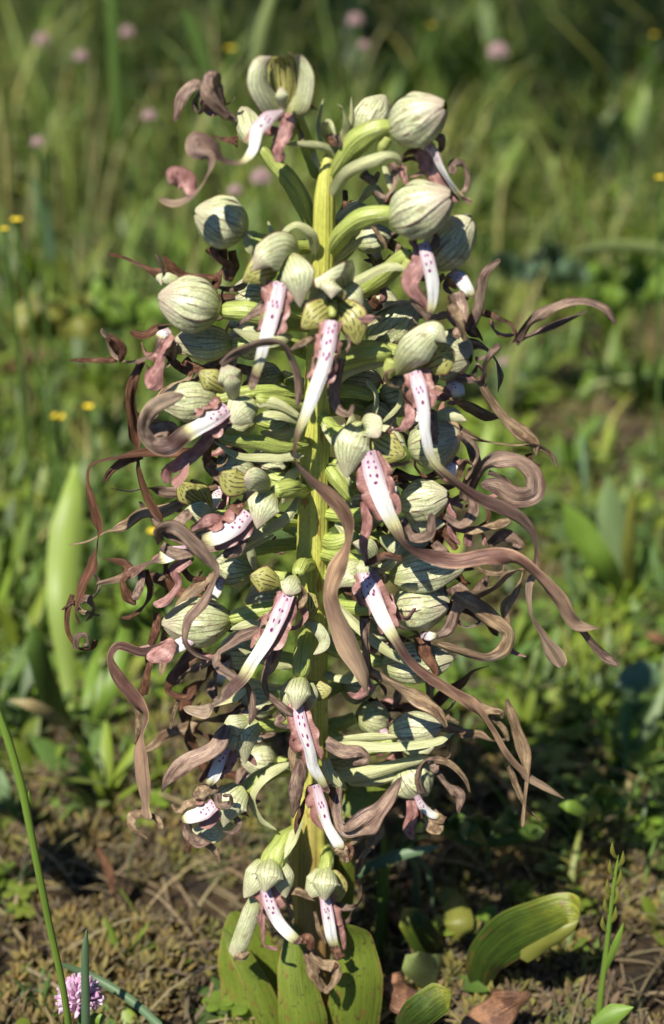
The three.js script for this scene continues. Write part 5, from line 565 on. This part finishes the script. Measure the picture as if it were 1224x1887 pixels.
{ // added out of view on the left so its crown shades the far meadow
  seed = 1501; const t = thing('added_tree', 'young broadleaf added out of view on the left to shade the far meadow', 'added_tree'); t.position.set(-2.5, groundH(-2.5, -0.25), -0.25);
  const wood = new THREE.MeshStandardMaterial({ color: C(0.12, 0.09, 0.06), roughness: 0.9 }), lm = foliageMat(), leaf = leafletGeo((q) => 0.3 * Math.sin(Math.PI * Math.min(0.99, 0.05 + 0.94 * q)) + 0.005, 0.3, 4);
  const limb = (pts, r) => { const c = new THREE.CatmullRomCurve3(pts), g = new THREE.TubeGeometry(c, 14, r, 9), p = g.attributes.position; for (let i = 0; i < p.count; i++) { const k = Math.floor(i / 10) / 14, q = c.getPointAt(k), f = 1 - 0.7 * k; p.setXYZ(i, lerp(q.x, p.getX(i), f), lerp(q.y, p.getY(i), f), lerp(q.z, p.getZ(i), f)); } g.computeVertexNormals(); return g; };
  mesh('trunk', limb([V(0, -0.05, 0), V(0.1, 1.0, 0.05), V(0.35, 2.0, 0.1), V(0.7, 3.2, 0.2)], 0.11), wood, t);
  const ends = []; for (let k = 0; k < 9; k++) { const a = k * 0.75, e = V(1.2 + Math.cos(a) * rr(0.5, 1.5), rr(2.5, 3.7), 0.2 + Math.sin(a) * rr(0.4, 1.0)); ends.push(e); mesh('branch', limb([V(0.35, 1.9 + k * 0.08, 0.1), V(lerp(0.4, e.x, 0.5), lerp(2.2, e.y, 0.6), e.z * 0.5), e], 0.045), wood, t); }
  const n = 3000, im = new THREE.InstancedMesh(leaf, lm, n), m = new THREE.Matrix4();
  for (let k = 0; k < n; k++) { const e = ends[k % 9], d = V(rr(-1, 1), rr(-1, 1), rr(-1, 1)); d.setLength(0.62 * Math.cbrt(rnd())); m.compose(V(e.x + d.x, e.y + d.y * 0.7, e.z + d.z), new THREE.Quaternion().setFromEuler(new THREE.Euler(rr(0, 6), rr(0, 6), rr(0, 6))), V(1, 1, 1).multiplyScalar(rr(0.07, 0.13))); im.setMatrixAt(k, m); im.setColorAt(k, C(...tone([0.06, 0.11, 0.03], 0.4))); }
  im.name = 'crown'; im.userData.kind = 'stuff'; im.castShadow = im.receiveShadow = true; t.add(im);
}
// ---------------------------------------------------------------- single plants one can point to
const tint = (r, g, b, t = 0.4, rough = 0.5) => phys({ map: bladeTex, color: C(r, g, b), ...thinLeaf(t), roughness: rough });
const L = { mint: tint(0.36, 0.50, 0.24, 0.5), fresh: tint(0.46, 0.60, 0.14, 0.5), bright: tint(0.25, 0.40, 0.06), yellow: tint(0.30, 0.31, 0.06), glaucous: tint(0.16, 0.27, 0.15), dark: tint(0.06, 0.13, 0.03), pale: tint(0.34, 0.42, 0.16), straw: tint(0.42, 0.34, 0.18, 0.3), herb: tint(0.13, 0.23, 0.045),
  deadleaf: phys({ map: brownTex(95, [88, 58, 40], [142, 102, 72], [66, 44, 30]), bumpMap: fibreBump, bumpScale: 0.0004, roughness: 0.7 }) };
const paintedShadeLeaf = phys({ map: dataTex(256, 512, (u, v) => { let c = mix3([66, 88, 30], [152, 158, 48], sm(0.35, 0.95, v + 0.3 * (fbm(u * 4, v * 6, 97) - 0.5))).map((q) => q * (0.9 + 0.3 * (vnoise(u * 44, v * 3, 98) - 0.5) + 0.3 * (fbm(u * 8, v * 12, 99) - 0.5))); c = mix3(c, [196, 190, 96], sm(0.44, 0.5, Math.abs(u - 0.5)) * 0.7 * v); return mix3(c, [120, 84, 48], sm(0.68, 0.76, fbm(u * 10, v * 18, 96)) * 0.6); }), bumpMap: fibreBump, bumpScale: 0.0003, ...thinLeaf(0.3), roughness: 0.42 });  // base shade and sunlit rimmed tip are painted into this leaf colour
const zc = (px, py) => G(px, py).z * 100;
const leafS = (par, name, pts, mat, o = {}) => mesh(name, strap(pts, { cup: 0.5, tip: 0.25, base: 0.05, n: 30, m: 8, th: 0.0003, wave: 0.03, wf: 25, ph: rr(0, 20), ...o }), mat, par);
seed = 901;
{ // tall strap leaves on the left
  const t = thing('plantain_plant', 'plant with long bright strap leaves upright left of the orchid', 'plant'), z = zc(142, 1350);
  leafS(t, 'leaf', [[140, 1350, z, 14, 0], [124, 1240, z - 1, 30, 0], [116, 1100, z - 2, 58, 8], [124, 980, z - 4, 62, 8], [134, 910, z - 5, 40, 0], [140, 866, z - 6, 16, 0], [143, 848, z - 6, 3, 0]], L.fresh, { cup: 0.7, tip: 0.02 });
  leafS(t, 'leaf', [[150, 1345, z, 14, 0], [164, 1270, z - 1, 26, -20], [172, 1190, z - 3, 28, -20], [176, 1110, z - 5, 8, 0]], L.bright);
  leafS(t, 'leaf', [[138, 1350, z, 14, 0], [98, 1290, z + 2, 46, 20], [70, 1200, z + 3, 40, 20], [58, 1150, z + 3, 10, 0]], L.herb);
  leafS(t, 'leaf', [[150, 1352, z, 14, 0], [200, 1280, z + 1, 30, 0], [226, 1190, z, 30, 0], [236, 1120, z, 8, 0]], L.bright);
  leafS(t, 'leaf', [[136, 1350, z, 16, 0], [110, 1330, z + 3, 26, 0], [60, 1300, z + 4, 22, 0], [16, 1290, z + 4, 6, 0]], L.straw);
}
{ const t = thing('seedling_plant', 'young plant with broad pointed leaves upright to the right of the orchid', 'plant'), z = zc(1160, 1105);
  leafS(t, 'leaf', [[1160, 1105, z, 16, 0], [1142, 1030, z, 50, 15], [1128, 950, z, 56, 15], [1118, 872, z, 6, 0]], L.mint);
  leafS(t, 'leaf', [[1158, 1105, z, 16, 0], [1110, 1040, z + 2, 50, -15], [1070, 980, z + 2, 54, -15], [1036, 920, z + 2, 6, 0]], L.bright);
  leafS(t, 'leaf', [[1162, 1105, z, 16, 0], [1160, 1020, z + 1, 30, 40], [1164, 960, z + 1, 26, 40], [1168, 905, z + 1, 8, 0]], L.yellow);
  leafS(t, 'leaf', [[1166, 1105, z, 16, 0], [1184, 1040, z - 1, 34, 0], [1196, 990, z - 1, 10, 0]], L.herb);
  leafS(t, 'leaf', [[1172, 1120, z, 8, 0], [1130, 1100, z + 1, 16, 0], [1080, 1060, z + 1, 10, 0]], L.herb); }
{ const t = thing('round_leaf_plant', 'small plant with one round grey green leaf at the right edge', 'plant'), z = zc(1160, 1390);
  leafS(t, 'leaf', [[1134, 1262, z, 20, 0], [1160, 1256, z, 56, 0], [1196, 1240, z, 60, 0], [1212, 1226, z, 14, 0]], L.glaucous, { base: 0.2 });
  leafS(t, 'leaf', [[1160, 1350, z, 10, 0], [1158, 1320, z, 40, 0], [1160, 1282, z, 34, 0], [1156, 1262, z, 8, 0]], L.glaucous);
  leafS(t, 'leaf', [[1160, 1390, z, 8, 0], [1180, 1360, z, 24, 0], [1200, 1350, z, 6, 0]], L.glaucous);
  mesh('stem', stalk([[1160, 1395, z, 6], [1152, 1320, z, 6], [1145, 1262, z, 5]], { ribs: 3, m: 8 }), L.herb, t); }
{ const t = thing('broad_leaf_plant', 'broad folded green leaf at the lower right, with base shade and a sunlit yellow edged tip painted in', 'plant'), z = zc(900, 1810);
  leafS(t, 'leaf', [[884, 1822, z + 1, 40, 0], [896, 1768, z + 1.4, 74, 0], [945, 1722, z + 1.8, 92, 14], [1005, 1696, z + 2.2, 86, 14], [1046, 1682, z + 2.4, 72, 10], [1068, 1690, z + 2.5, 50, 0]], paintedShadeLeaf, { cup: 0.25, th: 0.0005, tip: 0.12, wave: 0.25, wf: 40 });
  leafS(t, 'leaf', [[960, 1766, z + 2.3, 26, 0], [1000, 1744, z + 2.5, 26, 30], [1040, 1720, z + 2.7, 24, 30], [1066, 1696, z + 2.6, 10, 0]], L.yellow, { cup: 0.5 });
  leafS(t, 'leaf', [[735, 1900, z + 5, 40, 0], [770, 1870, z + 5.5, 64, 10], [808, 1840, z + 5.5, 60, 0], [832, 1828, z + 5.5, 20, 0]], paintedShadeLeaf, { cup: 0.45, th: 0.0005 }); }
{ const t = thing('ground_rosette', 'flat yellow green leaf rosette on the soil right of the stem foot', 'plant'), z = zc(800, 1760);
  leafS(t, 'leaf', [[830, 1775, z, 30, 0], [790, 1740, z + 1, 60, 0], [755, 1690, z + 1, 50, 0], [742, 1674, z, 14, 0]], paintedShadeLeaf);
  leafS(t, 'leaf', [[830, 1770, z, 30, 0], [800, 1790, z + 2, 64, 0], [762, 1775, z + 3, 50, 0], [748, 1760, z + 3, 12, 0]], L.pale);
  leafS(t, 'leaf', [[835, 1765, z, 24, 0], [846, 1700, z, 54, 0], [826, 1656, z - 1, 44, 0], [800, 1648, z - 1, 10, 0]], L.yellow);
  leafS(t, 'leaf', [[850, 1775, z, 24, 0], [880, 1730, z, 50, 0], [905, 1690, z - 1, 44, 0], [925, 1698, z - 1, 10, 0]], L.bright);
  leafS(t, 'leaf', [[850, 1790, z, 20, 0], [860, 1810, z + 2, 30, 0], [900, 1826, z + 3, 12, 0]], L.herb); }
{ // purple clover
  const t = thing('clover_flower', 'pink clover head behind a grass blade in the bottom left corner', 'flower'), c = P(146, 1842, 3), k = mpp(c), fm = [phys({ color: C(0.70, 0.44, 0.62), ...thinLeaf(0.3) }), phys({ color: C(0.80, 0.60, 0.74), ...thinLeaf(0.3) }), phys({ color: C(0.60, 0.32, 0.50), ...thinLeaf(0.3) })];
  const fl = [0, 1, 2].map((i) => { const g = new THREE.CylinderGeometry(4.6 * k, 2.4 * k, 28 * k, 7, 3); g.translate(0, 15 * k, 0); const p = g.attributes.position; for (let q = 0; q < p.count; q++) { const y = p.getY(q) / (30 * k); p.setX(q, p.getX(q) * (0.7 + 0.8 * Math.sin(y * 2.4 + i * 0.3)) + 3 * k * y * y); p.setZ(q, p.getZ(q) * (y > 0.9 ? 0.35 : 1)); } g.computeVertexNormals(); return g; });
  for (let i = 0; i < 120; i++) { const y = 1 - (i + 0.5) / 120 * 1.25, r = Math.sqrt(Math.max(0, 1 - y * y)), a = i * 2.39996, d = V(Math.cos(a) * r, y, Math.sin(a) * r), f = mesh('floret', fl[i % 3], fm[Math.floor(rnd() * 3)], t); f.position.copy(c).addScaledVector(d, 18 * k); f.quaternion.setFromUnitVectors(V(0, 1, 0), d.clone().add(V(rr(-0.2, 0.2), 0.25, rr(-0.2, 0.2))).normalize()); f.rotateY(rr(0, 6)); f.scale.setScalar(rr(0.75, 1.05)); }
  mesh('stem', stalk([[150, 1990, 2.6, 9], [148, 1900, 2.9, 8], [146, 1856, 3, 8]], { ribs: 3, m: 8 }), L.herb, t);
  leafS(t, 'leaf', [[150, 1900, 2.9, 8, 0], [176, 1880, 3.3, 26, 0], [196, 1872, 3.3, 8, 0]], L.bright);
}
const blade = (label, pts, mat, o) => { const t = thing('grass_plant', label, 'grass'); leafS(t, 'leaf', pts, mat, { tip: 0.02, cup: 0.7, ...o }); return t; };
blade('blue green grass blade standing in front of the pink clover head', [[158, 1960, 4, 16, 0], [158, 1850, 4, 16, 0], [157, 1760, 4, 14, 0], [160, 1712, 4, 4, 0]], L.glaucous);
blade('grey green grass blade lying diagonally behind the pink clover head', [[112, 1776, 1.5, 8, 0], [170, 1800, 1.5, 16, 0], [240, 1842, 2, 16, 0], [300, 1895, 2.5, 14, 0]], L.glaucous);
{ const t = thing('grass_stalk', 'thin green grass stalk leaning along the lower left edge', 'grass stalk'); mesh('stem', stalk([[138, 1990, 4, 14], [118, 1830, 4.2, 13], [90, 1700, 4.2, 13], [62, 1560, 4.2, 14], [40, 1450, 4.2, 16], [14, 1360, 4.2, 16], [-20, 1270, 4.2, 14]], { ribs: 3, m: 10, depth: 0.06 }), L.bright, t); leafS(t, 'leaf', [[45, 1500, 4.2, 10, 0], [52, 1480, 4.2, 12, 0], [54, 1456, 4.2, 4, 0]], L.bright); }
{ const t = thing('grass_stalk', 'upright green grass stalk with a slim seed head at the lower right', 'grass stalk'), z = zc(1100, 1900); mesh('stem', stalk([[1098, 1960, z + 2, 13], [1106, 1850, z + 2, 12], [1118, 1750, z + 2, 11], [1130, 1640, z + 2, 8], [1140, 1575, z + 2, 4]], { ribs: 3, m: 10 }), L.bright, t);
  for (let i = 0; i < 9; i++) { const y = 1720 - i * 17, x = lerp(1121, 1139, i / 8); leafS(t, 'spikelet', [[x, y, z + 2, 5, 0], [x + (i % 2 ? 10 : -10), y - 14, z + 2.1, 9, 0], [x + (i % 2 ? 12 : -10), y - 34, z + 2.1, 2, 0]], L.yellow, { n: 8, m: 4 }); }
  leafS(t, 'leaf', [[1110, 1800, z + 2, 8, 0], [1135, 1740, z + 2.2, 14, 0], [1150, 1700, z + 2.2, 4, 0]], L.bright); leafS(t, 'leaf', [[1090, 1890, z + 3, 16, 0], [1130, 1868, z + 3, 36, 0], [1168, 1856, z + 3, 8, 0]], L.bright); }
{ const t = thing('grass_tuft', 'tuft of blue green blades bent over right of the lower stem', 'grass'), z = zc(705, 1760);
  leafS(t, 'leaf', [[560, 1690, z + 2, 10, 0], [640, 1620, z + 2, 20, 0], [710, 1585, z + 2, 22, 0], [780, 1566, z + 2, 16, 0], [812, 1560, z + 2, 6, 0]], L.glaucous);
  leafS(t, 'leaf', [[706, 1780, z, 12, 0], [708, 1680, z, 16, 0], [709, 1590, z, 14, 0], [706, 1500, z, 4, 0]], L.bright);
  leafS(t, 'leaf', [[764, 1760, z, 10, 0], [768, 1650, z, 14, 0], [756, 1580, z + 1, 14, 0], [730, 1570, z + 1, 12, 0], [690, 1600, z + 2, 6, 0]], L.glaucous);
  leafS(t, 'leaf', [[800, 1700, z, 4, 0], [790, 1610, z + 0.5, 12, 0], [764, 1572, z + 1, 10, 0]], L.glaucous);
  leafS(t, 'leaf', [[690, 1890, z, 14, 0], [698, 1760, z + 1, 18, 0], [700, 1660, z + 1, 14, 0], [692, 1570, z + 1, 4, 0]], L.herb);
  leafS(t, 'leaf', [[730, 1900, z, 20, 0], [712, 1800, z, 24, 0], [690, 1730, z, 6, 0]], L.bright);
  leafS(t, 'leaf', [[665, 1830, z + 2, 6, 0], [730, 1860, z + 2, 10, 0], [790, 1880, z + 3, 5, 0]], L.glaucous); }
[['reddish brown dead leaf standing on edge right of the stem foot', [[706, 1670, 0, 40, 0], [728, 1700, 0, 70, 20], [752, 1745, 0, 70, 30], [768, 1790, 0, 30, 0]]], ['pale brown dead leaf flat on the soil at the bottom right of the stem', [[700, 1810, 3, 40, 0], [740, 1830, 3, 90, 0], [790, 1850, 3, 60, 0]]], ['dark brown dead leaf under the broad green leaf at the bottom edge', [[850, 1890, 3, 40, 0], [920, 1860, 3, 90, 10], [980, 1830, 3, 40, 0]]], ['small brown dead leaf in the moss on the left', [[180, 1560, -2, 20, 0], [198, 1610, -2, 34, 0], [214, 1660, -2, 14, 0]]], ['pale brown dead leaf lying in the grass at the left edge', [[10, 680, -60, 20, 0], [50, 668, -60, 50, 30], [110, 650, -60, 16, 0]]], ['orange brown dead leaf at the far right edge of the meadow', [[1190, 1170, -25, 20, 0], [1210, 1180, -25, 40, 0], [1240, 1180, -25, 20, 0]]]].forEach(([l, p]) => { const t = thing('dead_leaf', l, 'dead leaf'); const z = zc(p[1][0], p[1][1] + 40); leafS(t, 'blade', p.map((q) => [q[0], q[1], z + (q[2] > 0 ? 1.5 : 0.5), q[3], q[4]]), L.deadleaf, { cup: 0.6, wave: 0.55, wild: 0.7, wf: 9, ws: 0.8, m: 14, n: 44, tip: 0.35, base: 0.2 }); });
{ const t = thing('added_weed', 'tall leafy weed added out of view past the lower left edge to shade the moss', 'plant'); seed = 1601; const bx = -0.185, bz = 0.02;  // unseen weed, added to throw shade on the lower left ground
  const up = (pts, w) => pts.map(([x, y, z]) => V(bx + x, y, bz + z));
  for (let s = 0; s < 3; s++) { const ox = s * 0.028 - 0.03, oz = s * 0.035 - 0.03, h = 0.20 + 0.03 * s; mesh('stem', stalkW(up([[ox, -0.01, oz], [ox - 0.01, h * 0.5, oz], [ox - 0.015, h, oz]]), 0.0022), L.herb, t);
    for (let k = 0; k < 7; k++) { const a = k * 2.4 + s, y = h * (0.25 + k * 0.11), l = 0.05 - 0.004 * k, dx = Math.cos(a), dz = Math.sin(a); if (ox + dx * l > 0.06) continue; const pts = up([[ox - 0.008, y, oz], [ox - 0.008 + dx * l * 0.5, y + 0.012, oz + dz * l * 0.5], [ox - 0.008 + dx * l, y + 0.004, oz + dz * l]]); leafS(t, 'leaf', pts, L.herb, { world: [[0.006, 60], [0.024, 60], [0.003, 60]], n: 14 }); } } }
// blades that stand out in the blur behind
blade('pale broad grass blade lying across the right edge', [[1040, 472, -40, 6, 0], [1090, 458, -42, 18, 0], [1160, 454, -44, 24, 0], [1260, 466, -46, 24, 0]], L.pale);
blade('thin pale dead blade bent over low at the right edge', [[1030, 770, -50, 5, 0], [1090, 712, -50, 9, 0], [1160, 698, -50, 10, 0], [1250, 702, -50, 9, 0]], L.pale);
blade('straight green grass stem at the top left', [[222, 260, -62, 22, 0], [214, 150, -62, 24, 0], [206, -20, -62, 20, 0]], L.herb);
blade('wide green grass blade leaning left at the top left of the orchid', [[390, 150, -55, 26, 0], [366, 80, -55, 26, 0], [340, 20, -55, 12, 0]], L.herb);
blade('pale green grass blade leaning right at the top of the view', [[468, 130, -55, 18, 0], [484, 50, -55, 24, 0], [506, -20, -55, 16, 0]], L.pale);
blade('long green blade on the left edge below the yellow flowers', [[-20, 1000, -45, 12, 0], [60, 1070, -42, 22, 0], [130, 1160, -40, 8, 0]], L.herb);
blade('pale bluish grass blade at the upper left edge', [[100, 480, -55, 20, 0], [80, 400, -55, 26, 0], [62, 330, -55, 8, 0]], L.glaucous);
blade('blue green blade behind the left strap leaves', [[-10, 780, -46, 10, 0], [60, 830, -45, 24, 0], [140, 860, -44, 14, 0], [230, 960, -60, 6, 0]], L.herb);
blade('straight thin stem upright in front of the young plant', [[1086, 960, -35, 10, 0], [1078, 880, -35, 12, 0], [1072, 800, -36, 6, 0]], L.glaucous);
[['bright', 'bright herb with wide leaves in the blur left of the upper buds', 190, 610, -75, 1.1], ['yellow', 'yellowish wide leaved herb at the left above the yellow flowers', 90, 620, -46, 1.2], ['bright', 'bright small leaved herb behind the right ribbons low down', 1110, 1500, -20, 0.7], ['glaucous', 'grey green wide leaved herb at the upper right', 1010, 520, -85, 1.0], ['bright', 'bright leafy herb at the right edge below the pale blade', 1180, 560, -80, 1.1], ['herb', 'dark leafy herb in the shade right of the lower ribbons', 900, 1560, -12, 0.9], ['bright', 'lush green herb behind the left ribbons at mid height', 300, 1160, -35, 0.9]].forEach(([m, l, x, y, z, s], i) => {
  const t = thing('meadow_herb', l, 'herb', undefined); seed = 1000 + i * 7; z = Math.max(z, G(x, y, z > -30 ? 0.03 : 0.075).z * 100);
  for (let k = 0; k < 7; k++) { const a = -1.2 + k * 0.4 + rr(-0.15, 0.15), len = rr(70, 130) * s, dx = Math.sin(a) * len, dy = -Math.cos(a) * len * 0.8; leafS(t, 'leaf', [[x, y, z, 8, 0], [x + dx * 0.45, y + dy * 0.5, z + rr(-2, 2), rr(26, 44) * s, rr(-30, 30)], [x + dx * 0.8, y + dy * 0.85, z + rr(-2, 2), rr(24, 40) * s, rr(-30, 30)], [x + dx, y + dy * 0.9, z + rr(-1, 3), 6, 0]], L[m], { n: 14, m: 6 }); }
  mesh('stem', stalk([[x, y + 30, z, 9], [x, y, z, 8], [x, y - 20 * s, z, 6]], { ribs: 3, m: 8 }), L.herb, t);
});
// little flowers in the blur
function bloom(label, x, y, z, r, kind) {
  const t = thing(kind === 'y' ? 'yellow_flower' : 'pink_flower', label, 'flower'), c = G(x, y, z > -40 ? 0.03 : lerp(0.07, 0.17, sm(-45, -120, z))), k = mpp(c) * r * (kind === 'y' ? 0.75 : 0.9);
  if (kind === 'y') { for (let i = 0; i < 5; i++) { const g = leafletGeo((q) => 0.42 * Math.pow(Math.sin(Math.PI * Math.min(0.99, 0.05 + 0.88 * q)), 0.6) + 0.02, 0.2, 5); const p = mesh('petal', g, PM.y, t); p.position.copy(c); p.rotation.set(0.9, i * 1.2566, 0, 'YXZ'); p.scale.setScalar(k); } const d = mesh('flower_centre', new THREE.SphereGeometry(k * 0.25, 10, 8), PM.c, t); d.position.copy(c); }
  else { const parts = []; for (let i = 0; i < 46; i++) { const v = 1 - (i + 0.5) / 46 * 1.5, q = Math.sqrt(Math.max(0, 1 - v * v)), a = i * 2.39996, d = V(Math.cos(a) * q, v, Math.sin(a) * q), g = new THREE.ConeGeometry(0.14, 0.75, 5); g.translate(0, 0.5, 0); g.applyQuaternion(new THREE.Quaternion().setFromUnitVectors(V(0, 1, 0), d)); g.translate(d.x * 0.35, d.y * 0.35, d.z * 0.35); parts.push(g); } const h = mesh('flower_head', mergeGeometries(parts), PM.p, t); h.position.copy(c); h.scale.setScalar(k * 0.8); }
  const b = V(c.x + rr(-0.01, 0.01), groundH(c.x, c.z), c.z); const cv = new THREE.CatmullRomCurve3([b, V(lerp(b.x, c.x, 0.4), (b.y + c.y) / 2, c.z), c]); mesh('stem', new THREE.TubeGeometry(cv, 10, 0.0009, 6), L.herb, t);
}
const PM = { y: phys({ color: C(0.80, 0.60, 0.04), roughness: 0.4 }), c: phys({ color: C(0.55, 0.38, 0.02) }), p: phys({ color: C(0.56, 0.38, 0.38), ...thinLeaf(0.3) }) };
seed = 1101;
[[107, 772, -62, 20, 'larger yellow flower left of the orchid at mid height'], [163, 752, -66, 15, 'smaller yellow flower just right of the larger one on the left'], [282, 982, -45, 16, 'yellow flower in the blur behind the left ribbons'], [30, 408, -110, 16, 'yellow flower at the upper left edge'], [8, 424, -112, 12, 'yellow flower cut by the upper left edge'], [1216, 330, -130, 14, 'yellow flower at the upper right edge'], [425, 92, -150, 14, 'yellow flower left of the topmost bloom'], [848, 1306, -18, 14, 'orange yellow flower behind the lower right ribbons'], [1205, 66, -170, 10, 'tiny yellow flower in the top right corner'], [796, 48, -170, 10, 'tiny yellow flower above the top right bud']].forEach(([x, y, z, r, l]) => bloom(l, x, y, z, r, 'y'));
[[918, 96, -140, 26, 'pale pink flower head alone at the top right'], [655, 38, -165, 20, 'pink flower head at the top above the spike'], [670, 84, -160, 14, 'small pink flower head just below the one at the top'], [150, 104, -150, 18, 'dusty pink flower head at the top left'], [78, 74, -160, 20, 'dusty pink flower head near the top left corner'], [235, 60, -165, 18, 'dull purple flower head right of the straight stem'], [482, 328, -100, 26, 'pink flower head just behind the upper left flower stalk'], [434, 352, -100, 18, 'pale pink flower head behind the bud on the left'], [928, 668, -55, 14, 'small pink flower head right of the orchid at mid height'], [276, 214, -130, 18, 'purple flower head left of the topmost bloom'], [70, 262, -125, 16, 'faint pink flower head in the grass on the left']].forEach(([x, y, z, r, l]) => bloom(l, x, y, z, r, 'p'));
renderer.render(scene, camera);
